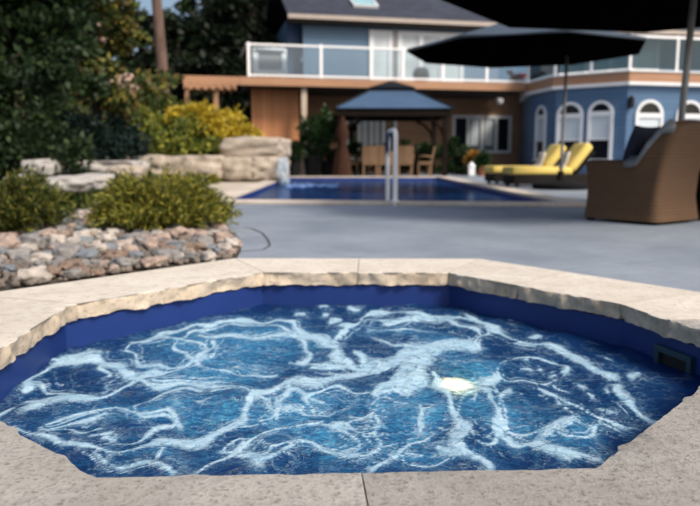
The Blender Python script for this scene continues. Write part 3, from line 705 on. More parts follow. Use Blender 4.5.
# river rocks
RC = [('grey', (.27, .26, .25), (.18, .17, .165)), ('pinkish tan', (.40, .31, .26), (.30, .22, .18)), ('pale cream', (.50, .45, .40), (.38, .34, .30)), ('blue grey', (.22, .245, .27), (.15, .17, .19)), ('brown', (.26, .185, .14), (.17, .12, .09))]
rmesh = []
for i, (nm, c1, c2) in enumerate(RC):
    mt = pm('river_rock_' + nm.replace(' ', '_'), c1, c2, 3.5, .75, .35, 16, .05, rnd=9)
    rmesh.append([rock_mesh('river_rock', 20 + i * 4 + j, mt, (1, .8 - .05 * j, .66), 3, .42, .4) for j in range(3)])
bed = [at_z(-12, 291), at_z(70, 280), at_z(150, 269), at_z(238, 257.5), at_z(241, 246), at_z(232, 233), at_z(216, 226), at_z(150, 223), at_z(80, 211), at_z(-12, 240)]
BEDP = [Vector((p.x, p.y)) for p in bed]
def in_poly(P, x, y):
    c = False; j = len(P) - 1
    for i in range(len(P)):
        if (P[i].y > y) != (P[j].y > y) and x < (P[j].x - P[i].x) * (y - P[i].y) / (P[j].y - P[i].y) + P[i].x: c = not c
        j = i
    return c
OUT3 = offset_poly(IV, .47)
placed = []; tries = 0
mnx, mxx, mny, mxy = min(p.x for p in BEDP), max(p.x for p in BEDP), min(p.y for p in BEDP), max(p.y for p in BEDP)
while len(placed) < 290 and tries < 60000:
    tries += 1
    x, y = random.uniform(mnx, mxx), random.uniform(mny, mxy)
    s = random.choice([.07, .08, .09, .10, .11, .13]) * random.uniform(.85, 1.2)
    if not in_poly(BEDP, x, y): continue
    pp = Vector((x, y))
    if min(((a + (c - a) * max(0, min(1, (pp - a).dot(c - a) / (c - a).length_squared))) - pp).length for a, c in zip(OUT3, OUT3[1:] + OUT3[:1])) < s * .5: continue
    near = [q for q in placed if (q[0] - x) ** 2 + (q[1] - y) ** 2 < (.5 * (q[2] + s) * .74) ** 2]
    if near: continue
    z = .0
    placed.append((x, y, s, z))
for x, y, s, z in placed:
    k = random.choices(range(5), (30, 26, 24, 12, 8))[0]
    nm = RC[k][0]
    stone('river_rock', rmesh[k][random.randrange(3)], (x, y, s * .24), (s * 1.15, s * 1.1, s * random.uniform(.85, 1.15)), random.uniform(0, 6.28),
          nm + ' river rock lying loose in the rock bed behind the hot tub coping', 'river rock', nm + ' stones of the rock bed')
b = MB(); bq = offset_poly(BEDP[::-1] if sum((BEDP[i].x * BEDP[(i + 1) % 10].y - BEDP[(i + 1) % 10].x * BEDP[i].y) for i in range(10)) < 0 else BEDP, .1)
gme = rock_mesh('pebbles', 3, pm('pebble_fill', (.22, .18, .15), (.10, .085, .07), 9, .9, .5, 30, .02, rnd=5), (1, .9, .7), 1, .3)
# small pebbles packed between the rocks (one mass)
vv, ff = [], []
vs0 = np.array([v.co[:] for v in gme.vertices]); fs0 = [list(p.vertices) for p in gme.polygons]
cnt = 0
while cnt < 2600:
    x, y = random.uniform(mnx, mxx), random.uniform(mny, mxy)
    if not in_poly(BEDP, x, y): continue
    if point_in(OUT3, np.array([x]), np.array([y]))[0]: continue
    s = random.uniform(.025, .06); a = random.uniform(0, 6.28); ca, sa = math.cos(a), math.sin(a)
    P = vs0 * s; P = np.stack([P[:, 0] * ca - P[:, 1] * sa + x, P[:, 0] * sa + P[:, 1] * ca + y, P[:, 2] + s * .2], -1)
    n0 = len(vv); vv += P.tolist(); ff += [[i + n0 for i in f] for f in fs0]; cnt += 1
me = bpy.data.meshes.new('pebbles'); me.from_pydata(vv, [], ff); me.materials.append(gme.materials[0]); me.shade_smooth()
tag(link(bpy.data.objects.new('pebbles', me)), kind='stuff', label='small pebbles packed between the river rocks', cat='pebbles')

def block(px0, py0, px1, py1, depth, mat, seed, label, cat='boulder', zb=None, d=None, cubic=.75, group=None, name='boulder'):
    # stone whose front spans the measured box; base on the ground (or at zb)
    base = at_z((px0 + px1) / 2, py1, 0) if d is None else at_y((px0 + px1) / 2, py1, d)
    y = base.y; a, c = at_y(px0, py1, y), at_y(px1, py0, y)
    wd, ht = c.x - a.x, c.z - a.z
    me = rock_mesh(name, seed, mat, (1, 1, 1), 4, .16, cubic)
    k = 1.0 / .8
    return stone(name, me, ((a.x + c.x) / 2, y + depth / 2, (a.z + c.z) / 2), (wd * k, depth * k, ht * k), random.uniform(-.1, .1), label, cat, group)
block(221, 137, 279, 159, 1.3, M['boulder'], 31, 'broad flat topped tan boulder crowning the pile by the pool waterfall', d=17.2)
block(216, 157, 252, 181, 1.2, M['boulder'], 32, 'squarish cream boulder at the left foot of the waterfall pile', d=17.0)
block(249, 157, 286, 181, 1.2, M['boulder'], 33, 'tan boulder at the right foot of the pile, next to the falling water', d=17.1)
block(262, 139, 287, 157, .9, M['boulder'], 38, 'small tan boulder behind the crowning boulder on the right', d=18.2)
block(184, 156, 222, 180, 1.0, M['boulder'], 34, 'cream wall block beside the boulder pile under the yellow bush', cat='wall stone', d=16.8, name='wall_stone', cubic=.9)
block(156, 156, 188, 179, 1.0, M['boulder'], 35, 'cream wall block in the middle of the low garden wall', cat='wall stone', d=16.5, name='wall_stone', cubic=.9)
block(126, 155, 160, 178, 1.0, M['boulder'], 36, 'cream wall block at the left end of the low garden wall', cat='wall stone', d=16.2, name='wall_stone', cubic=.9)
block(54, 161, 130, 177, 1.4, M['slabstone'], 37, 'long pale grey flat slab lying left of the low garden wall', cat='stone slab', d=12.5, name='stone_slab', cubic=.85)
block(40, 177, 78, 193, .6, M['slabstone'], 41, 'rounded pale grey boulder between the two junipers', d=8.6, cubic=.4)
block(0, 176, 26, 190, .5, M['slabstone'], 42, 'small grey boulder behind the left juniper', d=8.9, cubic=.4)
block(72, 14, 104, 42, 1.2, M['pink'], 43, 'pink granite boulder high on the planted slope', d=21, cubic=.5)
block(106, 74, 134, 104, 1.2, M['pink'], 44, 'pink granite boulder lower on the slope behind the green bush', d=20, cubic=.5)
block(68, 175, 104, 190, .6, M['slabstone'], 51, 'grey tan boulder just behind the right juniper, below the flat slab', d=9.6, cubic=.45)
block(106, 166, 136, 181, .7, M['boulder'], 52, 'low cream boulder between the flat slab and the garden wall', d=11.6, cubic=.5)
block(20, 160, 52, 176, .7, M['slabstone'], 53, 'flat grey boulder in the shade under the large dark tree', d=11.0, cubic=.6)
# falling water
a = at_y(277, 158, 17.05); c = at_y(289, 186, 16.7)
b = MB(); rows = []
for i in range(14):
    t = i / 13; z = a.z * (1 - t ** 1.6) + (-.05) * t ** 1.6
    y = a.y - .45 * t ** .5; row = []
    for j in range(13):
        x = a.x + .02 * math.sin(j * 1.9 + i * .6) + (j / 12) * (.20 + .05 * t) + .06 * t
        row.append((x + .03, y + .03 * math.sin(j * 2.3 + i), z))
    rows.append(row)
b.grid(rows)
def fallmat():
    m, nt, bs = newmat('falling_water'); bs.inputs['Base Color'].default_value = (.45, .6, .75, 1); bs.inputs['Roughness'].default_value = .15
    v = coords(nt, (16, 16, 1.2)); f = noise_n(nt, v, 1.5, 5)
    t = nt.nodes.new('ShaderNodeBsdfTransparent'); mx = nt.nodes.new('ShaderNodeMixShader'); nt.links.new(ramp(nt, f, [(.38, (.05, .05, .05)), (.68, (.7, .7, .7))]), mx.inputs[0])
    nt.links.new(t.outputs[0], mx.inputs[1]); nt.links.new(bs.outputs[0], mx.inputs[2]); nt.links.new(mx.outputs[0], nt.nodes['Material Output'].inputs[0]); return m
o = b.build('waterfall', fallmat(), smooth='all', kind='structure'); sm = o.modifiers.new('solid', 'SOLIDIFY'); sm.thickness = .03
# splash foam where it lands
b = MB()
for i in range(90):
    r_ = abs(random.gauss(0, .55)); t = random.uniform(0, 6.28); s = random.uniform(.02, .07)
    cx_, cy_ = -1.45 + abs(r_ * math.cos(t)) * 1.1, 16.2 + r_ * math.sin(t) * 1.2
    m = Matrix.Translation((cx_, cy_, -.045)) @ Matrix.Diagonal((s * 1.6, s * 1.6, s * .3, 1))
    bmesh.ops.create_icosphere(b.bm, subdivisions=1, radius=1, matrix=m)
b.build('splash', pm('splash_foam', (.12, .22, .45), (.07, .15, .36), 9, .4), smooth='all', kind='stuff', label='foam splash on the pool water under the small waterfall', cat='foam')

# ------------------------------------------------------------------ plants
def leaf_mesh(name, P, D, size, aspect, mat, parent=None, fold=.15):
    N = len(P); D = D / (np.linalg.norm(D, axis=1, keepdims=True) + 1e-9)
    rv = RNG.normal(size=(N, 3)); S = np.cross(D, rv); S /= (np.linalg.norm(S, axis=1, keepdims=True) + 1e-9); U = np.cross(D, S)
    s = size[:, None]; w_ = s * aspect * .5
    v0 = P; v1 = P + D * s * .45 + S * w_ + U * s * fold; v2 = P + D * s; v3 = P + D * s * .45 - S * w_ + U * s * fold
    V = np.stack([v0, v1, v2, v3], 1).reshape(-1, 3)
    me = bpy.data.meshes.new(name); me.vertices.add(4 * N); me.vertices.foreach_set('co', V.astype(np.float32).ravel())
    me.loops.add(4 * N); me.loops.foreach_set('vertex_index', np.arange(4 * N, dtype=np.int32)); me.polygons.add(N)
    me.polygons.foreach_set('loop_start', np.arange(0, 4 * N, 4, dtype=np.int32)); me.update(); me.validate()
    me.materials.append(mat)
    return link(bpy.data.objects.new(name, me), parent)
def clump_points(clumps, n, shell=.55):
    P, D = [], []
    tot = sum(c[3] * c[4] * c[5] for c in clumps)
    for cx, cy, cz, rx, ry, rz in clumps:
        k = max(30, int(n * rx * ry * rz / tot))
        subs = RNG.normal(size=(max(4, k // 130), 3)); subs /= np.linalg.norm(subs, axis=1, keepdims=True)
        subs *= RNG.uniform(shell, 1.0, size=(len(subs), 1))
        pick = RNG.integers(0, len(subs), k)
        q = subs[pick] + RNG.normal(size=(k, 3)) * .17
        P.append(q * np.array([rx, ry, rz]) + np.array([cx, cy, cz]))
        D.append(q + RNG.normal(size=(k, 3)) * .7 + np.array([0, 0, -.15]))
    return np.concatenate(P), np.concatenate(D)
def bush(name, label, cat, base, clumps, n, size, mat, aspect=.55, stem=True, group=None):
    t = thing(name, label, cat, base, 0, group)
    P, D = clump_points(clumps, n)
    leaf_mesh('foliage', P, D, RNG.uniform(.6, 1.2, len(P)) * size, aspect, mat, t)
    if stem:
        b = MB()
        for c in clumps:
            c = Vector(c[:3]); b.tube([(c.x * .1, c.y * .1, 0), (c.x * .5, c.y * .5, c.z * .5), c], [.04, .03, .012], 6)
        b.build('stems', M['bark2'], t, smooth='all')
    return t
def tree(name, label, base, trunk_h, trunk_r, limbs, clumps, n, size, mat, bark, aspect=.6, lean=(0, 0)):
    t = thing(name, label, 'tree', base)
    b = MB(); pts = []; rad = []
    for i in range(9):
        k = i / 8; pts.append((lean[0] * k + .08 * math.sin(k * 7 + base[0]), lean[1] * k + .06 * math.cos(k * 6), trunk_h * k - .1)); rad.append(trunk_r * (1.25 - .25 * min(1, k * 8)) * (1 - .62 * k))
    b.tube(pts, rad, 10)
    for z, c in limbs:
        k = z / trunk_h; s = Vector((lean[0] * k, lean[1] * k, z)); e = Vector(c)
        m_ = s.lerp(e, .5) + Vector((0, 0, .08 * (e - s).length)); r0 = trunk_r * (1 - .62 * k) * .5
        b.tube([s, s.lerp(m_, .5), m_, m_.lerp(e, .55), e], [r0, r0 * .8, r0 * .6, r0 * .4, r0 * .2], 7)
    b.build('trunk', bark, t, smooth='all')
    if clumps:
        P, D = clump_points(clumps, n); leaf_mesh('crown', P, D, RNG.uniform(.6, 1.25, len(P)) * size, aspect, mat, t)
    return t
L = {}
L['dark'] = leafmat('dark_leaves', [(0.01044, 0.02262, 0.01044), (0.01914, 0.03915, 0.01566), (0.0261, 0.0522, 0.01914), (0.0435, 0.07395, 0.01914)])
L['mixed'] = leafmat('mixed_leaves', [(0.0195, 0.0455, 0.0156), (0.039, 0.078, 0.0234), (0.117, 0.143, 0.0325), (0.26, 0.221, 0.039), (0.039, 0.078, 0.0234), (0.182, 0.1105, 0.039), (0.026, 0.0585, 0.0195)])
L['forest'] = leafmat('forest_leaves', [(0.0075, 0.0135, 0.0075), (0.012, 0.021, 0.0105), (0.0165, 0.027, 0.012)])
L['teal'] = leafmat('teal_leaves', [(0.007, 0.021, 0.0196), (0.0126, 0.0294, 0.0252), (0.0182, 0.0385, 0.028)])
L['bright'] = leafmat('bright_bush_green', [(0.04375, 0.075, 0.015), (0.0875, 0.125, 0.0225), (0.175, 0.2, 0.03125), (0.35, 0.3125, 0.0375)])
L['green'] = leafmat('bush_green', [(0.0225, 0.04875, 0.01125), (0.045, 0.075, 0.015), (0.075, 0.0975, 0.01875), (0.1125, 0.1125, 0.0225)])
L['yellow'] = leafmat('bush_yellow', [(.42, .30, .02), (.55, .40, .03), (.30, .26, .03), (.62, .46, .04)])
L['juniper'] = leafmat('juniper_sprays', [(.02, .036, .010), (.06, .085, .016), (.17, .18, .03), (.34, .31, .05), (.46, .39, .06)])
L['juniper_dark'] = leafmat('dark_juniper_sprays', [(.015, .03, .009), (.04, .06, .014), (.11, .125, .022), (.26, .23, .04)])
L['pot'] = leafmat('potted_leaves', [(0.00975, 0.02925, 0.0091), (0.0195, 0.04875, 0.013), (0.02925, 0.065, 0.0182)])
L['red'] = leafmat('red_petals', [(.45, .03, .03), (.55, .06, .05), (.03, .08, .02)])
L['orange'] = leafmat('orange_petals', [(.5, .2, .03), (.6, .3, .05), (.05, .1, .02)])

P = []
while len(P) < 26000:
    x, y = RNG.uniform(-16, -3.2), 7.2 + 26 * RNG.uniform(0, 1) ** 1.5
    if noise.noise(Vector((x * .9, y * .9, 3))) > -.12 and x < -1.9 - (y - 7) * .12: P.append((x, y, max(0, hill_h(x, y)) + .0))
P = np.array(P); D = RNG.normal(size=P.shape) * .8 + np.array([0, 0, .9])
o = leaf_mesh('ground_cover', P, D, RNG.uniform(.07, .2, len(P)), .5, L['green']); tag(o, 'low leafy ground cover on the garden slope', 'ground cover', None, 'stuff')
def juniper(label, base, rx, ry, h, nbr, bias=(0, 0), mat=None):
    t = thing('juniper_shrub', label, 'shrub', base)
    P, D, S = [], [], []; b = MB()
    for i in range(nbr):
        a = RNG.uniform(0, 2 * math.pi); rr = RNG.uniform(.1, 1.0) ** .45; up = RNG.uniform(.35, 1.0)
        top = h * (1.12 - .75 * rr ** 1.6) * up
        tip = np.array([math.cos(a) * rx * rr + bias[0] * rr, math.sin(a) * ry * rr + bias[1] * rr, max(.06, top)])
        mid = np.array([tip[0] * .42, tip[1] * .42, tip[2] * .62 + .05])
        ax = tip - mid; Lm = np.linalg.norm(ax); ax /= Lm
        if i % 3 == 0: b.tube([(0, 0, 0), tuple(mid), tuple(tip)], [.011, .007, .002], 5)
        for k in range(13):                      # side sprays of one plume
            u = .22 + .78 * k / 12; c0 = 2 * u * (1 - u) * mid + u * u * tip
            sd = np.cross(ax, RNG.normal(size=3)); sd /= np.linalg.norm(sd)
            d2 = ax * .9 + sd * .55 + np.array([0, 0, .1]); d2 /= np.linalg.norm(d2); l2 = RNG.uniform(.06, .15) * (1.15 - .55 * u)
            m = 9; q = np.linspace(.1, 1, m)[:, None]
            P.append(c0 + d2 * l2 * q + RNG.normal(size=(m, 3)) * .004); D.append(d2 + RNG.normal(size=(m, 3)) * .45); S.append(RNG.uniform(.03, .068, m))
    leaf_mesh('foliage', np.concatenate(P), np.concatenate(D), np.concatenate(S), .2, mat or L['juniper'], t, .05)
    b.build('stems', M['bark2'], t, smooth='all'); return t
def P3(px, py, y, z=None):
    p = at_y(px, py, y); return (p.x, p.y, p.z if z is None else z)
c = at_z(150, 231); juniper('yellow green spreading juniper with feathery tips spilling over the rock bed, right of the two', (c.x, c.y + .1, 0), .56, .46, .52, 400, (.12, -.08))
c = at_z(8, 236); juniper('darker low juniper at the left edge of the rock bed', (c.x - .1, c.y + .15, 0), .48, .48, .58, 290, (.02, -.03), L['juniper_dark'])
bush('ground_plant', 'small yellowish plant in front of the low cream wall', 'plant', at_z(206, 184), [(0, 0, .12, .28, .2, .14)], 700, .09, L['juniper'], .3)

b0 = at_y(168, 158, 17.9); bush('leafy_bush', 'rounded mid green bush behind the low cream wall', 'bush', (b0.x, 17.9, .3), [(-.9, 0, .6, .8, .7, .65), (-1.0, .3, 1.1, .7, .6, .5), (-.2, .1, .95, .85, .8, .75), (.6, 0, .6, .7, .7, .55), (.1, -.3, .45, .8, .5, .45)], 9000, .15, L['bright'])
b0 = at_y(221, 150, 18.8); bush('yellow_bush', 'golden yellow leafed bush behind the boulder pile', 'bush', (b0.x, 18.8, .4), [(-.55, 0, 1.0, .6, .55, .45), (.15, .1, .85, .7, .6, .55), (.55, 0, .4, .55, .5, .4), (-.3, .1, 1.35, .5, .45, .3), (-.85, .1, 1.25, .5, .4, .3)], 8500, .14, L['yellow'])
b0 = at_y(150, 100, 21); bush('garden_bush', 'olive bush on the slope between the pine trunk and the pink boulder', 'bush', (b0.x, 21, 1.2), [(0, 0, .6, .8, .7, .6), (.9, 0, .5, .7, .6, .5)], 3500, .17, L['green'])
b0 = at_y(96, 160, 13.4); bush('dark_bush', 'dark bluish green bush behind the pale grey slab', 'bush', (b0.x, 13.6, .1), [(-.2, 0, .7, .75, .6, .65), (.35, .1, .55, .55, .5, .5), (-.8, .2, .8, .6, .6, .6)], 9000, .13, L['teal'])
b0 = at_y(25, 170, 11.5); bush('dark_bush', 'dark low bush at the left edge of the frame under the large tree', 'bush', (b0.x, 11.6, .1), [(-.6, 0, .6, .8, .6, .6), (.4, .1, .45, .6, .5, .45), (-.2, .3, 1.0, .7, .6, .55)], 8000, .13, L['dark'])

b0 = at_y(-92, 150, 11); tree('broadleaf_tree', 'large dark green tree filling the left edge of the view', (b0.x, 12.6, .2), 4.6, .16,
     [(1.2, (1.3, -.3, 2.2)), (1.8, (-1.0, -.2, 2.9)), (2.3, (1.9, .2, 3.2)), (2.8, (.2, -.6, 3.9)), (1.5, (.5, -.8, 1.7))],
     [(1.3, -.3, 2.1, 1.0, .8, .55), (.5, -.6, 1.5, .9, .8, .45), (1.9, .1, 3.0, 1.0, .8, .5), (.3, -.4, 3.3, 1.2, 1.0, .6), (-.8, 0, 2.6, 1.1, 1, .7), (.6, 0, 4.3, 1.6, 1.3, .7), (2.2, .3, 3.9, .9, .8, .5), (1.9, -.2, 1.6, .6, .6, .35)], 26000, .15, L['dark'], M['bark2'])
b0 = at_y(96, 130, 14.0); tree('maple_tree', 'smaller loose crowned tree with yellowing leaves right of the large dark tree', (b0.x, 14.2, .1), 4.4, .1,
     [(1.3, (.6, -.2, 2.0)), (1.8, (-.7, 0, 2.6)), (2.4, (.7, .1, 3.2)), (2.9, (-.3, -.3, 3.8))],
     [(.6, -.2, 1.9, .75, .6, .4), (-.7, 0, 2.4, .8, .7, .45), (.45, .1, 3.1, .6, .6, .4), (-.5, -.3, 3.7, .8, .8, .5), (.0, 0, 1.3, .6, .5, .3)], 9000, .15, L['mixed'], M['bark2'])
b0 = at_y(161, 100, 22); tree('pine_tree', 'tall pine with bare reddish trunk rising out of the slope', (b0.x, 22, .9), 11, .2, [(7, (1.5, 0, 8.2)), (8, (-1.6, .3, 9)), (8.6, (.6, .9, 9.8)), (9.3, (.9, -.6, 10.4))],
     [(1.5, 0, 8.2, 1.2, 1.0, .5), (-1.6, .3, 9, 1.3, 1.1, .5), (.6, .8, 9.9, 1.3, 1.2, .6), (.2, 0, 11, 1, 1, .7)], 7000, .2, L['dark'], M['bark'], .25)
# dark trees beyond
far = [(182, 33, 6.7, 2.4, 'dark'), (236, 36, 12.5, 2.6, 'forest'), (252, 34, 13.5, 2.9, 'forest'), (280, 36, 14, 3.2, 'forest'), (92, 38, 12.5, 2.6, 'forest'), (70, 34, 13, 3.4, 'forest'), (20, 30, 12, 3.4, 'dark'), (254, 30, 8.5, 2.6, 'forest'), (-30, 26, 11, 3.2, 'forest'), (218, 29, 6.5, 2.2, 'forest'), (145, 30, 6.4, 2.2, 'forest'), (163, 44, 8.6, 3.4, 'forest'), (200, 39, 9.6, 2.7, 'forest')]
flab = ['shorter dark tree directly right of the tall pine trunk, beyond the garden', 'tall dark tree beyond the pergola, left part of the dark woods', 'tall dark tree at the centre of the dark woods left of the house', 'tallest dark tree rising behind the left end of the house roof', 'tall dark tree behind the left garden, left of the gap of sky', 'tall dark tree behind the yellowing small tree', 'mid green tall tree behind the large tree at the left', 'dark tree standing against the left end of the balcony', 'dark tree at the far left edge of the view', 'low dark tree just above the pergola beam', 'low dark tree in the gap beneath the sky beside the pine trunk', 'distant dark tree behind the pine trunk, closing the gap under the sky', 'distant dark tree above the left end of the pergola, right of the pine trunk']
for (px, y, h, r_, k), lb in zip(far, flab):
    p = at_y(px, 157, y); cl = []
    for i in range(9):
        t = i / 8; rr = r_ * (1 - .55 * t) * RNG.uniform(.8, 1.1)
        cl.append((RNG.uniform(-.35, .35) * rr, RNG.uniform(-.35, .35) * rr, h * (.14 + .8 * t), rr * .85, rr * .85, h * .1))
    tree('forest_tree', lb, (p.x, y, .4), h * .9, .22, [], cl, 9000, .34, L[k], M['bark2'], .6)

# ------------------------------------------------------------------ house
house = thing('blue_house', 'blue sided two storey house with glass railed balcony and arched window wing', 'house', H_O, H_A)
DZ = 3.22                                             # balcony floor level
WL, WU = 3.4, 2.6                                     # wall planes behind the balcony front (lower, upper)
uR = hl((6.45, 25.5))[0]
u_l = hp(252, 120, WL)[0]
def panel(name, mat, u0, u1, v0, v1, z0, z1, parent=house, bevel=0, **k):
    return MB().box(((u0 + u1) / 2, (v0 + v1) / 2, (z0 + z1) / 2), (u1 - u0, v1 - v0, z1 - z0), None, bevel).build(name, mat, parent, **k)
panel('brick_wall', M['brick'], u_l, 18, WL, WL + .3, 0, DZ - .02)
uw0 = hp(303, 40, WU)[0]; uw_ = hp(289, 40, WU)[0]
EZ = hp(300, 17.5, WU - .45)[1]                        # eave height
panel('siding_wall', M['siding'], uw0, 19, WU, WU + .25, DZ, EZ + .1)
panel('siding_wall', pm('shaded_siding', (.04, .085, .18), (.03, .07, .15), 4, .6), uw_, uw0 - .004, WU + .5, WU + .75, DZ, EZ + .1, label='narrow wall strip at the left corner, coloured darker for shade')  # set-back strip, its shade put into a darker siding colour
panel('siding_wall', M['siding'], uw_, uw_ + .25, WU + .76, WU + 9, 0, EZ + .1)
# roof: eave forward, rising back
ru0, ru1 = hp(289, 17, WU - .45)[0] - .05, 20
rise = math.tan(R(27)); vE = WU - .45
b = MB(); b.poly([(ru0, vE, EZ), (ru1, vE, EZ), (ru1, vE + 5, EZ + 5 * rise), (ru0, vE + 5, EZ + 5 * rise)], (0, 0, .14))
b.poly([(ru0, vE + 10, EZ), (ru0, vE + 5.003, EZ + 5 * rise), (ru1, vE + 5.003, EZ + 5 * rise), (ru1, vE + 10, EZ)], (0, 0, .14))
roof = b.build('roof', M['roof'], house)
panel('gutter', pm('tan_gutter', (.42, .36, .31), (.36, .3, .26), 4, .5), ru0, ru1, vE - .12, vE - .004, EZ - .05, EZ + .1)
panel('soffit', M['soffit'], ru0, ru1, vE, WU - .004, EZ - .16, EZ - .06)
su0 = hp(361, 2, vE)[0]; su1 = hp(384, 2, vE)[0]
zz = .95
b = MB(); rotr = Matrix.Rotation(R(27), 3, 'X'); b.box(((su0 + su1) / 2, vE + 1.35, EZ + 1.35 * rise + .2), (su1 - su0 + .1, .85, .1), rotr); sk_ = b.build('skylight', M['white'], roof)
sk2 = MB().box(((su0 + su1) / 2, vE + 1.35 - .02, EZ + 1.35 * rise + .26), (su1 - su0 - .06, .7, .03), rotr).build('skylight_pane', M['skylight'], house)
# balcony
fl = -.05
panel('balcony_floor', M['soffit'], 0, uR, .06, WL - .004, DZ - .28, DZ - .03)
panel('balcony_fascia', M['cedar_beam'], -.25, uR, -.02, .055, DZ - .27, DZ)
uv = hp(304, 120, .25)[0]
panel('balcony_post', M['post'], uv - .09, uv + .09, .16, .34, 0, DZ - .285)
up2 = hp(527, 120, .25)[0] - .5
rail = bpy.data.objects.new('balcony_railing', None); link(rail, house)
RT = DZ + 1.07
panel('top_rail', M['whitemetal'], 0, uR, -.03, .04, RT - .06, RT, rail); panel('bottom_rail', M['whitemetal'], 0, uR, -.02, .03, DZ + .03, DZ + .09, rail)
ups = [hp(x, 60, 0)[0] for x in (251, 321, 371, 403, 443, 487, 524)]
ups[0] = .05; ups[-1] = uR - .06
for u in ups: panel('rail_post', M['whitemetal'], u - .045, u + .045, -.035, .045, DZ + .004, RT + .03, rail)
for u0, u1 in zip(ups, ups[1:]): panel('glass_panel', M['rail_glass'], u0 + .05, u1 - .05, -.005, .007, DZ + .1, RT - .07, rail)
panel('top_rail', M['whitemetal'], -.03, .03, .05, WU + .4, RT - .06, RT, rail)
# doors on the balcony
def glazed_door(x0, x1, n, ytop, name, label=None):
    u0, zt = hp(x0, ytop, WU); u1, _ = hp(x1, ytop, WU)
    d = bpy.data.objects.new(name, None); link(d, house)
    b = MB(); fw = .17; v0, v1 = WU - .07, WU - .004
    ws = (u1 - u0 - fw) / n
    for i in range(n + 1): b.box((u0 + fw / 2 + i * ws, (v0 + v1) / 2, (DZ + zt) / 2), (fw, v1 - v0, zt - DZ))
    for z in (zt - fw / 2, DZ + .14):
        for i in range(n): b.box((u0 + fw + i * ws + (ws - fw) / 2, (v0 + v1) / 2, z), (ws - fw - .002, v1 - v0 - .004, fw if z > DZ + 1 else .26))
    b.build('door_frame', M['white'], d)
    for i in range(n): MB().box((u0 + fw + i * ws + (ws - fw) / 2, WU - .02, (DZ + zt) / 2 + .06), (ws - fw, .012, zt - DZ - .3)).build('door_pane', M['pane_sky'], d)
glazed_door(369, 392.5, 1, 30, 'balcony_door'); glazed_door(397.5, 464, 3, 31, 'balcony_door')
u = hp(394.6, 40, WU)[0]; panel('downspout', M['alu'], u - .05, u + .05, WU - .09, WU - .004, DZ, EZ - .17)
# upper windows behind the wing terrace
glazed_door(560, 660, 4, 30, 'balcony_door')
# ground floor windows
def window(x0, y0, x1, y1, cols, v=WL, blind=True):
    darkp = (0, cols - 1)
    u0, z1 = hp(x0, y0, v); u1, z0 = hp(x1, y1, v); d = bpy.data.objects.new('window', None); link(d, house); fw = .12
    b = MB(); ws = (u1 - u0 - fw) / cols; vm = v - .05
    for i in range(cols + 1): b.box((u0 + fw / 2 + i * ws, vm, (z0 + z1) / 2), (fw, .09, z1 - z0))
    for z in (z0 + fw / 2, z1 - fw / 2):
        for i in range(cols): b.box((u0 + fw + i * ws + (ws - fw) / 2, vm, z), (ws - fw - .002, .08, fw))
    b.build('window_frame', M['white'], d)
    for i in range(cols):
        MB().box((u0 + fw + i * ws + (ws - fw) / 2, v - .02, (z0 + z1) / 2), (ws - fw, .012, z1 - z0 - 2 * fw)).build('window_pane', M['pane'] if i not in darkp else M['pane_dark'], d)
    for i in range(cols):
        if blind and i not in darkp: MB().box((u0 + fw + i * ws + (ws - fw) / 2, v - .03, (z0 + z1) / 2 + .1), (ws - fw - .15, .006, z1 - z0 - 2 * fw - .2)).build('curtain', M['blind'], d)
window(345, 111, 396, 160, 4); window(452, 115, 510, 153.5, 4)
# cedar screen under the balcony's left end
us0, us1 = hp(252, 120, 1.0)[0], hp(299, 120, 1.0)[0]
panel('cedar_wall', M['cedar'], us0, us1, 1.0, 1.08, 0, DZ - .29)
# wing: chamfered bay with roof terrace
A_, B_, C_ = hl((6.45, 25.6)), hl((6.78, 23.5)), hl((8.57, 22.06))
WP = [Vector(A_), Vector(B_), Vector(C_), Vector((C_[0] + 8, C_[1])), Vector((C_[0] + 8, WL - .01)), Vector((hp(521, 120, WL)[0], WL - .01))]
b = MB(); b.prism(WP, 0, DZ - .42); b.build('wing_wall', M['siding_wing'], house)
WO = offset_poly(WP[:5] + [WP[5]], .16)
def band(name, off, z0, z1, mat, parent=house):
    q = offset_poly(WP, off); q[5] = Vector((q[5].x, WP[5].y)); q[4] = Vector((q[4].x, WP[4].y)); return MB().prism(q, z0, z1).build(name, mat, parent)
band('wing_gutter', .18, DZ - .415, DZ - .32, M['white']); band('wing_fascia', .15, DZ - .316, DZ - .02, M['cedar_beam']); band('wing_terrace', .19, DZ - .016, DZ + .03, M['white'])
WR = offset_poly(WP, .08)
wr = bpy.data.objects.new('terrace_railing', None); link(wr, house)
b = MB(); gl = []; posts = []
for i in range(3):
    a, c = WR[i], WR[i + 1]; d = (c - a).normalized(); n = max(1, round((c - a).length / 1.5)); rot = Matrix.Rotation(math.atan2(d.y, d.x), 3, 'Z')
    m_ = (a + c) / 2; b.box((m_.x, m_.y, RT - .03), ((c - a).length - .07, .08, .07), rot)
    for k in range(n):
        p0, p1 = a.lerp(c, k / n), a.lerp(c, (k + 1) / n); posts.append((p0, rot)); gl.append(((p0 + p1) / 2, (p1 - p0).length - .1, rot))
b.build('top_rail', M['whitemetal'], wr)
for p, rot in posts: MB().box((p.x, p.y, (DZ + RT) / 2 + .02), (.07, .07, RT - DZ), rot).build('rail_post', M['whitemetal'], wr)
for p, l_, rot in gl: MB().box((p.x, p.y, (DZ + RT) / 2), (l_, .012, RT - DZ - .16), rot).build('glass_panel', M['rail_glass_dark'], wr)
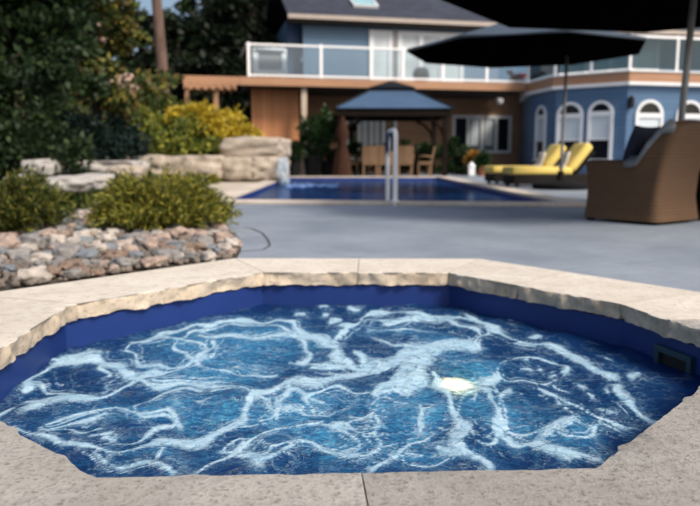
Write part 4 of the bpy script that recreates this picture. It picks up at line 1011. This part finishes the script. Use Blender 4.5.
def arched(P0, P1, s, wd, z0, zt):
    d = (P1 - P0).normalized(); n = Vector((d.y, -d.x)); o = bpy.data.objects.new('arched_window', None); link(o, house)
    base = P0 + d * s
    def q(x, z, out): return Vector((base.x + d.x * x + n.x * out, base.y + d.y * x + n.y * out, z))
    r_ = wd / 2; zs = zt - r_
    arc = [(r_ * math.cos(t), zs + r_ * math.sin(t)) for t in np.linspace(0, math.pi, 15)]
    fw = .09; arc2 = [((r_ - fw) * math.cos(t), zs + (r_ - fw) * math.sin(t)) for t in np.linspace(0, math.pi, 15)]
    outl = [(r_, z0)] + arc + [(-r_, z0)]; inn = [(r_ - fw, z0)] + arc2 + [(-r_ + fw, z0)]
    b = MB(); rows = [[q(*x, .003) for x in outl], [q(*x, .07) for x in outl], [q(*x, .07) for x in inn], [q(*x, .003) for x in inn]]; b.grid(rows)
    def bar(x0, x1, za, zb, out): b.poly([q(x0, za, .004), q(x1, za, .004), q(x1, zb, .004), q(x0, zb, .004)], (n.x * out, n.y * out, 0))
    bar(-r_ + fw, r_ - fw, zs - .07, zs + .07, .06); bar(-r_ - .04, r_ + .04, z0 - .08, z0, .1); bar(-r_ + fw, r_ - fw, z0 + (zs - z0) * .42, z0 + (zs - z0) * .42 + .06, .05)
    b.build('window_frame', M['white'], o)
    MB().poly([q(*x, .006) for x in arc2], (n.x * .01, n.y * .01, 0)).build('fan_light', M['pane_dark'], o)
    zb = z0 + (zs - z0) * .42
    MB().poly([q(-r_ + fw, zb + .06, .006), q(r_ - fw, zb + .06, .006), q(r_ - fw, zs - .07, .006), q(-r_ + fw, zs - .07, .006)], (n.x * .01, n.y * .01, 0)).build('window_blind', M['blind'], o)
    MB().poly([q(-r_ + fw, z0, .006), q(r_ - fw, z0, .006), q(r_ - fw, zb, .006), q(-r_ + fw, zb, .006)], (n.x * .01, n.y * .01, 0)).build('window_pane', M['pane_dark'], o)
def face_s(P0, P1, px):           # position along a wing face of a measured column
    a = H_O + E1 * P0.x + E2 * P0.y; c = H_O + E1 * P1.x + E2 * P1.y; d = (c - a); r = ray(px, 120)
    # solve a + d*t = r*k in plan
    t = (a.y * r.x - a.x * r.y) / (d.x * r.y - d.y * r.x); return t * d.length
zt_ = 2.38
for x0, x1 in ((557, 583.5), (588, 613.5)):
    s0, s1 = face_s(WP[1], WP[2], x0), face_s(WP[1], WP[2], x1); arched(WP[1], WP[2], (s0 + s1) / 2, s1 - s0, .55, zt_)
for x0, x1 in ((634.5, 662), (675, 702)):
    s0, s1 = face_s(WP[2], WP[3], x0), face_s(WP[2], WP[3], x1); arched(WP[2], WP[3], (s0 + s1) / 2, s1 - s0, .55, zt_)
arched(WP[2], WP[3], face_s(WP[2], WP[3], 733), .85, .55, zt_)
arched(WP[0], WP[1], (WP[1] - WP[0]).length * .5, .8, .55, zt_)
# wall lamps
s = face_s(WP[2], WP[3], 628.5); dW = (WP[3] - WP[2]).normalized(); pq = WP[2] + dW * s
wl = bpy.data.objects.new('wall_lantern', None); link(wl, house)
MB().box((pq.x, pq.y - .09, 2.25), (.13, .14, .28)).build('lantern_body', M['lampmetal'], wl); MB().lathe([(.09, 0), (.02, .1)], (pq.x, pq.y - .09, 2.4), 10).build('lantern_cap', M['lampmetal'], wl)
u, z = hp(499, 105, WL - .6)
MB().lathe([(.05, 0), (.16, -.03), (.17, -.12), (.12, -.22), (.03, -.25)], (u, WL - .6, DZ - .29), 16).build('ceiling_lamp', M['frost'], house, smooth=True)

# pergola beam running left of the balcony
pg = thing('cedar_pergola', 'cedar pergola beam with rafter ends running left of the balcony', 'pergola', H_O, H_A)
u0 = hp(183, 85, .2)[0]
for v in (.02, 1.9): MB().box(((u0 - .26) / 2, v, DZ - .135), (-.26 - u0, .09, .26)).build('beam', M['cedar_beam'], pg)
for i in range(7):
    u = u0 + .1 + i * (-.5 - u0) / 6.2; MB().box((u, .95, DZ - .33), (.09, 2.3, .12)).build('rafter', M['cedar_beam'], pg)
for u in (hp(216, 90, .2)[0], u0 + .12):
    for v in (.2, 1.9): MB().box((u, v, (DZ - .4) / 2), (.14, .14, DZ - .4)).build('post', M['cedar_beam'], pg)

# ------------------------------------------------------------------ balcony furniture
def h2w(u, v, z=0): p = H_O + E1 * u + E2 * v; return (p.x, p.y, z)
uc = hp(269, 60, .7)[0]
dc = thing('deck_chair', 'white framed lounge chair with grey sling seen through the balcony glass', 'chair', h2w(uc, .75, DZ), H_A + math.pi)
b = MB()
for s in (-.5, .5):
    b.tube([(s, .35, 0), (s, .32, .55), (s, -.1, .6), (s, -.38, .95)], .05, 8); b.tube([(s, -.3, 0), (s, -.25, .58)], .04, 8); b.tube([(s, .34, .3), (s, -.27, .3)], .022, 8)
b.tube([(-.5, -.38, .95), (.5, -.38, .95)], .05, 8); b.tube([(-.5, .34, .33), (.5, .34, .33)], .025, 8); b.tube([(-.5, -.27, .3), (.5, -.27, .3)], .025, 8)
b.build('chair_frame', M['whitemetal'], dc, smooth='all')
rb = Matrix.Rotation(R(-10), 3, 'X')
b = MB()
for x, z, sx_, sz_ in ((-.48, 0, .17, .86), (.48, 0, .17, .86), (0, .36, .78, .14), (0, -.37, .78, .12)): b.box(Vector((0, -.33, .56)) + rb @ Vector((x, -.03, z)), (sx_, .05, sz_), rb)
b.build('back_frame', M['whitemetal'], dc)
MB().box(Vector((0, -.33, .56)), (.86, .02, .72), rb).build('back_sling', M['greymesh'], dc); MB().box((0, .03, .33), (.92, .56, .03)).build('seat_sling', M['greymesh'], dc)
# back of the chair faces the garden: turn it round
dc.rotation_euler.z = H_A
uc, zc = hp(421, 76, .6)
pf = thing('ball_planter', 'round brown grey woven ball planter on the balcony behind the glass', 'planter', h2w(uc, .6, DZ))
MB().lathe([(.12, 0), (.22, .06), (.285, .18), (.295, .31), (.25, .45), (.15, .53), (.12, .53)], seg=20).build('ball', weave('grey_woven', (.30, .26, .24), (.2, .17, .155), 50), pf, smooth=True)
MB().lathe([(.12, .525), (.12, .535), (.02, .54)], seg=16).build('soil', M['soil'], pf)
uc = hp(522, 78, .4)[0] - .25
fp = thing('flower_planter', 'planter of red geraniums at the right corner of the balcony', 'planter', h2w(uc, .3, DZ), H_A)
MB().box((0, 0, .12), (.5, .22, .2), None, .02).build('planter_box', M['terracotta'], fp)
P, D = clump_points([(0, 0, .38, .32, .16, .17)], 700); leaf_mesh('flowers', P, D, RNG.uniform(.05, .09, len(P)), .8, L['red'], fp)

# ------------------------------------------------------------------ gazebo
gl_, gr_ = at_y(335, 108, 21.4), at_y(453, 108, 21.4)
gw = gr_.x - gl_.x; gx = (gl_.x + gr_.x) / 2; gd = 3.3
gz = thing('gazebo', 'dark posted gazebo with blue metal hip roof and raised cap', 'gazebo', (gx, 21.4 + gd / 2, 0))
ez = gl_.z; px_ = at_y(391, 91.5, 21.4 + gd / 2).z; pt = at_y(391, 81, 21.4 + gd / 2).z
b = MB(); hx, hy = gw / 2, gd / 2; cx1, cy1 = .62, .5
b.grid([[(-hx, -hy, ez), (hx, -hy, ez), (hx, hy, ez), (-hx, hy, ez)], [(-cx1, -cy1, px_), (cx1, -cy1, px_), (cx1, cy1, px_), (-cx1, cy1, px_)]], True)
b.grid([[(-hx + .04, -hy + .04, ez - .01), (hx - .04, -hy + .04, ez - .01), (hx - .04, hy - .04, ez - .01), (-hx + .04, hy - .04, ez - .01)], [(-cx1, -cy1, px_ - .05), (cx1, -cy1, px_ - .05), (cx1, cy1, px_ - .05), (-cx1, cy1, px_ - .05)]], True)
b.build('hip_roof', M['gazroof'], gz)
for sx_, sy_ in ((1, 1), (-1, 1), (1, -1), (-1, -1)): MB().tube([(hx * sx_, hy * sy_, ez + .02), (cx1 * sx_, cy1 * sy_, px_ + .02)], .03, 6).build('hip_ridge', M['gazcap'], gz)
b = MB(); b.box((0, 0, px_ - .02), (cx1 * 2 + .14, cy1 * 2 + .14, .16)); b.grid([[(-cx1 - .12, -cy1 - .12, px_ + .07), (cx1 + .12, -cy1 - .12, px_ + .07), (cx1 + .12, cy1 + .12, px_ + .07), (-cx1 - .12, cy1 + .12, px_ + .07)], [(-.04, -.04, pt), (.04, -.04, pt), (.04, .04, pt), (-.04, .04, pt)]], True)
b.build('roof_cap', M['gazcap'], gz)
b = MB()
for sy_ in (-1, 1): b.box((0, sy_ * (hy - .12), ez - .13), (gw - .1, .1, .2))
for sx_ in (-1, 1): b.box((sx_ * (hx - .12), 0, ez - .13), (.1, gd - .36, .2))
b.build('eave_beam', M['darkwood'], gz)
for sx_ in (-1, 1):
    for sy_ in (-1, 1):
        po = MB().box((sx_ * (hx - .2), sy_ * (hy - .2), (ez - .24) / 2), (.15, .15, ez - .24)).build('post', M['darkwood'], gz)
        x, y = sx_ * (hx - .2), sy_ * (hy - .2)
        b = MB(); b.tube([(x, y, ez - .95), (x - sx_ * .12, y, ez - .6), (x - sx_ * .35, y, ez - .36), (x - sx_ * .6, y, ez - .25)], .05, 6); b.build('corner_brace', M['darkwood'], gz, smooth='all')
x, y = -hx + .2, -hy + .1
b = MB(); prof = [(.05, ez - .25), (.16, ez - .6), (.2, 1.25), (.11, 1.0), (.2, .7), (.27, .3), (.3, .04)]
rows = []
for r_, z in prof:
    rows.append([(x + .02 + (r_ * (1 + .22 * math.sin(k * 4.2))) * math.cos(k * .3927), y + (r_ * .7 * (1 + .2 * math.sin(k * 3.1))) * math.sin(k * .3927), z) for k in range(16)])
b.grid(rows, True); b.build('tied_curtain', M['curtain'], gz, smooth='all')
# dining set
tb = thing('dining_table', 'dark dining table under the gazebo', 'table', (gx - .05, 22.9, 0))
MB().box((0, 0, .73), (2.0, 1.05, .05), None, .01).build('tabletop', M['darkwood'], tb)
for sx_ in (-.85, .85):
    for sy_ in (-.42, .42): MB().box((sx_, sy_, .35), (.08, .08, .70)).build('leg', M['darkwood'], tb)
def wicker_dining():
    t = thing('dining_chair', 'x', 'chair', (0, 0, 0))     # faces +y
    MB().box((0, 0, .42), (.48, .5, .1), None, .02).build('seat', M['wicker_tan'], t)
    b = MB(); rows = []
    for i in range(7):
        z = .45 + .5 * i / 6; y = -.22 - .1 * (i / 6) ** 1.3; ww = .235 + .015 * math.sin(i / 6 * 3.1)
        rows.append([(-ww, y - .03, z), (0, y - .05, z), (ww, y - .03, z), (ww, y + .03, z), (0, y + .015, z), (-ww, y + .03, z)])
    vr = b.grid(rows, True); b.bm.faces.new(vr[0][::-1]); b.bm.faces.new(vr[-1]); b.build('backrest', M['wicker_tan'], t)
    for s in (-1, 1):
        MB().tube([(s * .25, -.24, .62), (s * .27, .0, .65), (s * .27, .2, .63), (s * .25, .22, .45)], .028, 8).build('armrest', M['wicker_tan'], t, smooth='all')
        for sy in (-.2, .2): MB().box((s * .2, sy, .19), (.055, .055, .37)).build('leg', M['wicker_tan'], t)
    return t
w0 = wicker_dining()
spots = [((370, 172.5), 0, 'tan wicker dining chair with its back to the pool, leftmost of the three such chairs'), ((385.5, 172.5), .05, 'tan wicker dining chair with its back to the pool, partly behind the white handrail'),
         ((405, 172.5), -.04, 'tan wicker dining chair with its back to the pool, just right of the white handrail'), ((351, 171.5), -math.pi / 2, 'tan wicker dining chair seen side on at the left end of the dining table'), ((424, 171.5), math.pi / 2, 'tan wicker dining chair seen side on at the right end of the dining table')]
for i, ((px, py), rz, lb) in enumerate(spots):
    o = w0 if i == 0 else copy_tree(w0)
    p = at_y(px, py, 22.0 if abs(rz) < 1 else 22.9); o.location = (p.x, p.y, 0); o.rotation_euler.z = rz; tag(o, lb, 'chair', 'wicker chairs round the dining table')
# plants by the house
p = at_y(388, 150, 25.2)
for px, y, wd, h, lb in ((355, 25.4, .6, 1.05, 'green shrub behind the left end of the dining table, under the window'), (378, 25.6, .6, 1.1, 'green shrub behind the middle of the dining table'), (402, 25.6, .6, 1.05, 'green shrub behind the right half of the dining table'), (425, 25.6, .6, 1.1, 'green shrub behind the right rear gazebo post, against the brick'), (446, 24.8, .5, 1.2, 'bushy green shrub just right of the gazebo post'), (463, 24.6, .5, .95, 'green shrub under the left end of the white framed window')):
    p = at_y(px, 170, y); bush('shrub', lb, 'shrub', (p.x, y, 0), [(0, 0, h * .45, wd, .4, h * .42), (.1, 0, h * .8, wd * .7, .35, h * .25)], 1800, .13, L['pot'])
def potted(px, y, potw, poth, ph, pw, lb, leaf, pot, name='potted_plant'):
    p = at_y(px, 172, y); t = thing(name, lb, 'potted plant', (p.x, y, 0))
    MB().lathe([(potw * .38, 0), (potw * .5, poth * .9), (potw * .54, poth * .9), (potw * .54, poth), (potw * .45, poth), (potw * .44, poth * .93)], seg=18).build('pot', pot, t, smooth=True)
    P, D = clump_points([(0, 0, poth + ph * .45, pw, pw, ph * .5), (pw * .3, 0, poth + ph * .8, pw * .6, pw * .6, ph * .3)], 1600); leaf_mesh('foliage', P, D, RNG.uniform(.1, .2, len(P)), .5, leaf, t)
    MB().tube([(0, 0, poth * .9), (0, 0, poth + ph * .6)], .03, 6).build('stem', M['bark2'], t)
potted(313, 22.6, .62, .62, 1.15, .52, 'large dark green plant in a tall black pot left of the gazebo', L['pot'], M['blackpot'])
potted(327, 23.4, .5, .5, 1.5, .4, 'taller green plant in a black pot beside the curtained gazebo post', L['pot'], M['blackpot'])
potted(294, 22.2, .45, .5, .5, .25, 'small plant in a black pot in front of the cedar boards', L['dark'], M['blackpot'])
potted(482, 23.2, .36, .32, .35, .22, 'small terracotta pot with a green plant under the house window', L['pot'], M['terracotta'])
potted(472, 23.9, .34, .4, .3, .17, 'plant with orange flowers in front of the house window', L['orange'], M['blackpot'])
p = at_y(471.5, 168, 22.6); t = thing('lantern', 'small white lantern standing on the patio right of the gazebo', 'lantern', (p.x, 22.6, 0))
MB().box((0, 0, .17), (.2, .2, .3), None, .02).build('lantern_body', M['white'], t); MB().lathe([(.14, .32), (.05, .42), (.02, .46)], seg=8).build('lantern_cap', M['white'], t)

# ------------------------------------------------------------------ parasols
def canopy(bm_rows, cx, cy, R_, zr, zp, rot, n=8, sag=.04):
    rows = []
    for k in range(n * 6):
        a = rot + 2 * math.pi * k / (n * 6); f = (k % 6) / 6; edge = math.cos(math.pi / n) / math.cos((f - .5) * 2 * math.pi / n)
        col = []
        for j in range(9):
            t = j / 8; rr = R_ * edge * t
            col.append((cx + rr * math.cos(a), cy + rr * math.sin(a), zp - (zp - zr) * t ** .92 - sag * math.sin(math.pi * f) * math.sin(math.pi * t * .8)))
        col.append((cx + R_ * edge * math.cos(a), cy + R_ * edge * math.sin(a), zr - .05))
        rows.append(col)
    return rows
def parasol(label, pole_xy, centre, R_, zr, zp, rot, matc, pole_r, polemat, top_xy=None, cantilever=False):
    t = thing('parasol', label, 'parasol', (pole_xy[0], pole_xy[1], 0))
    cx, cy = centre[0] - pole_xy[0], centre[1] - pole_xy[1]
    b = MB(); rows = canopy(None, cx, cy, R_, zr, zp, rot)
    b.grid(rows + [rows[0]]); bmesh.ops.remove_doubles(b.bm, verts=b.bm.verts[:], dist=.0005)
    o = b.build('canopy', matc, t, smooth=True); o.data.materials.append(M['umb']); s_ = o.modifiers.new('solid', 'SOLIDIFY'); s_.thickness = .008; s_.material_offset = 1; s_.material_offset_rim = 1
    for k in range(8):
        a = rot + 2 * math.pi * k / 8
        MB().tube([(cx, cy, zp - .12), (cx + R_ * .95 * math.cos(a), cy + R_ * .95 * math.sin(a), zr + .02)], .012, 6).build('rib', M['umb'], t)
    if cantilever:
        tx = top_xy
        MB().tube([(0, 0, .05), (tx[0], tx[1], zr - .02)], pole_r, 12).build('pole', polemat, t, smooth='all')
        MB().tube([(tx[0], tx[1], zr - .02), (tx[0], tx[1], zr + .1), ((tx[0] + cx) / 2, (tx[1] + cy) / 2, zp - .16), (cx, cy, zp - .1)], .03, 8).build('arm', M['umb'], t, smooth='all')
    else:
        MB().tube([(0, 0, .05), (cx, cy, zp)], pole_r, 14).build('pole', polemat, t, smooth='all')
        MB().lathe([(.03, zp), (.05, zp + .04), (.02, zp + .1)], (cx, cy, 0), 10).build('finial', M['lampmetal'], t)
    MB().lathe([(.5, 0), (.52, .03), (.52, .1), (.3, .15), (.07, .17), (.06, .34)] , seg=24).build('base', M['blackpot'], t, smooth=True)
    return t
pA = at_y(673, 190, 7.19)
parasol('huge black parasol overhead at the upper right, its grey pole behind the wicker armchair', (pA.x, 7.19), (3.43, 7.19), 2.52, 2.30, 2.95, R(33.3), M['umb'], .034, M['alu'])
pB = at_z(560, 189)
cB = at_y(524, 60, 12.9); tB = at_y(566, 80, pB.y)
parasol('black side post parasol spread over the yellow loungers', (pB.x, pB.y), (cB.x, 12.9), 2.12, 2.5, 3.12, R(4), M['umb2'], .03, M['alu'], (tB.x - pB.x, 0), True)

# ------------------------------------------------------------------ loungers
def lounger():
    t = thing('sun_lounger', 'x', 'sun lounger')            # head towards +x, foot at the origin
    b = MB(); b.box((1.0, 0, .16), (1.95, .72, .2), None, .02); b.build('wicker_base', M['wicker_dark'], t)
    for x in (.12, 1.88):
        for s in (-.3, .3): MB().box((x, s, .03), (.06, .06, .06)).build('leg', M['wicker_dark'], t)
    MB().box((.64, 0, .325), (1.3, .7, .17), None, .07, 3).build('seat_cushion', M['yellow'], t, smooth=True)
    rot = Matrix.Rotation(R(-52), 3, 'Y')
    MB().box(Vector((1.30, 0, .36)) + rot @ Vector((.29, 0, .03)), (.66, .66, .19), rot, .08, 3).build('back_cushion', M['yellow'], t, smooth=True)
    MB().box(Vector((1.33, 0, .28)) + rot @ Vector((.29, 0, -.05)), (.62, .64, .04), rot, .01).build('back_frame', M['wicker_dark'], t)
    return t
l0 = lounger()
f1 = at_y(503, 183, 13.9); f2 = at_y(489, 181, 15.1)
l0.location = (f1.x + .25, 14.7, 0); l0.rotation_euler.z = R(6); tag(l0, 'dark wicker sun lounger with yellow cushions, the nearer of the pair', 'sun lounger', 'yellow cushioned sun loungers by the pool')
l1 = copy_tree(l0); l1.location = (f2.x + .15, 16.0, 0); l1.rotation_euler.z = R(6); tag(l1, 'dark wicker sun lounger with yellow cushions, the farther of the pair', 'sun lounger', 'yellow cushioned sun loungers by the pool')
for base, lb in ((l0, 'pale folded towel on the nearer yellow lounger where back meets seat'), (l1, 'pale folded towel on the farther yellow lounger where back meets seat')):
    b = MB(); rows = []
    for i in range(8):
        t = i / 7; rows.append([(1.02 + .17 * t + .02 * math.sin(5 * s), s, .405 + .3 * t ** 2.2 + .02 * math.sin(s * 14 + i)) for s in np.linspace(-.34, .0, 8)])
    b.grid(rows); o = b.build('towel', M['throw'], smooth='all', label=lb, cat='towel'); o.location = base.location; o.rotation_euler.z = R(6)
    s_ = o.modifiers.new('solid', 'SOLIDIFY'); s_.thickness = .05; s_.offset = 1
# ------------------------------------------------------------------ wicker armchair (faces local +x, away from us)
kA, kB, kC = at_z(583.5, 218.6), at_z(655.5, 225.8), at_z(692, 220)
fx = (kA - kB); ang = math.atan2(fx.y, fx.x) + R(8)
ac = thing('wicker_armchair', 'big brown wicker armchair turned away, high flared back, at the right of the patio', 'armchair', (kB.x, kB.y, 0), ang)
# local frame: origin = near rear corner, +x = towards front; width runs to local -y
W_, Dp = .70, .72
def shell_path():
    pts = []; rc = .06
    for t in np.linspace(0, 1, 12): pts.append((Dp - (Dp - rc) * t, 0, 'a'))
    for t in np.linspace(0, math.pi / 2, 7)[1:]: pts.append((rc - rc * math.sin(t), -rc + rc * math.cos(t), 'c'))
    for t in np.linspace(0, 1, 12)[1:]: pts.append((0, -rc - (W_ - 2 * rc) * t, 'b'))
    for t in np.linspace(0, math.pi / 2, 7)[1:]: pts.append((rc - rc * math.cos(t), -W_ + rc - rc * math.sin(t), 'c'))
    for t in np.linspace(0, 1, 12)[1:]: pts.append((rc + (Dp - rc) * t, -W_, 'a'))
    return [Vector((p[0], p[1])) for p in pts]
SP = shell_path()
def shell_rows(path, thick, zlo, off=0.0, inner_lo=.3):
    rows = []; n = len(path)
    for i, p in enumerate(path):
        d = (path[min(i + 1, n - 1)] - path[max(i - 1, 0)]).normalized(); nrm = Vector((d.y, -d.x)) * -1   # outward
        if nrm.dot(p - Vector((Dp * .5, -W_ / 2))) < 0: nrm = -nrm
        back = max(0, min(1, (.20 - p.x) / .15)); back = back * back * (3 - 2 * back)
        top = .56 + .32 * back + .03 * max(0, 1 - abs((p.y + W_ / 2) / (W_ / 2)) ** 2) * back
        lean = -.13 * back
        row = []
        for t, o in ((0, .035), (.08, .022), (.25, 0), (.5, -.008), (.75, .004), (.92, .03), (.985, .045)):
            z = zlo + (top - zlo) * t; k = max(0, (z - .3) / .6)
            q = p + nrm * (o + off) + Vector((lean * k ** 1.3, 0)); row.append((q.x, q.y, z))
        k = max(0, (top - .3) / .6); q = p + nrm * (-thick * .5) + Vector((lean * k ** 1.3, 0)); row.append((q.x, q.y, top + .02 + off))
        for t in (.97, .85, .6, .3):
            z = inner_lo + (top - inner_lo) * t; k = max(0, (z - .3) / .6)
            q = p + nrm * (-thick - off) + Vector((lean * k ** 1.3, 0)); row.append((q.x, q.y, z))
        rows.append(row)
    return rows
b = MB(); vr = b.grid(shell_rows(SP, .085, .03)); b.bm.faces.new(vr[0]); b.bm.faces.new(vr[-1][::-1])
for r0, r1 in zip(vr, vr[1:]): b.bm.faces.new((r0[0], r1[0], r1[-1], r0[-1]))
b.build('wicker_shell', M['wicker'], ac, smooth=True)
MB().box((.44, -W_ / 2, .17), (.64, W_ - .2, .24), None, .01).build('seat_box', M['wicker'], ac)
MB().box((.45, -W_ / 2, .37), (.66, W_ - .2, .15), None, .05, 3).build('seat_cushion', M['cushion'], ac, smooth=True)
for x in (.08, .72):
    for y in (-.08, -W_ + .08): MB().box((x, y, .02), (.06, .06, .04)).build('foot', M['blackpot'], ac)
# throw over the near side of the back
def hang(name, idx, mat, label, cat, cols, off):
    rows = shell_rows(SP, .085, .03, off)
    b = MB(); b.grid([[rows[i][j] for j in cols] for i in idx]); o = b.build(name, mat, smooth='all', label=label, cat=cat)
    o.location = ac.location; o.rotation_euler = ac.rotation_euler; s_ = o.modifiers.new('solid', 'SOLIDIFY'); s_.thickness = .035; s_.offset = 0; return o
hang('throw_blanket', range(7, 15), M['grey_throw'], 'grey knitted throw draped over the near edge of the wicker armchair back', 'blanket', (5, 6, 7, 8, 9, 10, 11), .022)
b = MB(); rot = Matrix.Rotation(R(-18), 3, 'Y')
rows = []
for i in range(13):
    rr = []
    for j in range(13):
        x, y = (i - 6) / 6, (j - 6) / 6; th = .075 * (max(0, 1 - x * x) * max(0, 1 - y * y)) ** .45
        sq = 1 - .07 * (x * x * (1 - y * y) + y * y * (1 - x * x)); rr.append((x, y, th, sq))
    rows.append(rr)
S_ = .21
for sg in (1, -1): b.grid([[rot @ Vector((sg * th, y * S_ * sq, x * S_ * sq)) for x, y, th, sq in r_] for r_ in rows])
bmesh.ops.remove_doubles(b.bm, verts=b.bm.verts[:], dist=.0005)
o = b.build('pillow', M['navy'], smooth='all', label='navy blue pillow leaning inside the wicker armchair', cat='pillow'); o.parent = None
mw = Matrix.Translation(ac.location) @ Matrix.Rotation(ang, 4, 'Z') @ Matrix.Translation((.32, -.22, .69)); o.matrix_world = mw
# dark side table at the right edge
p = at_y(712, 215, 6.75); t = thing('side_table', 'dark wicker side table cut by the right edge of the frame', 'side table', (p.x, 6.9, 0), .3)
MB().box((0, 0, .25), (.42, .42, .46), None, .02).build('table_base', M['wicker_dark'], t); MB().box((0, 0, .505), (.5, .5, .04), None, .01).build('tabletop', M['lampmetal'], t)
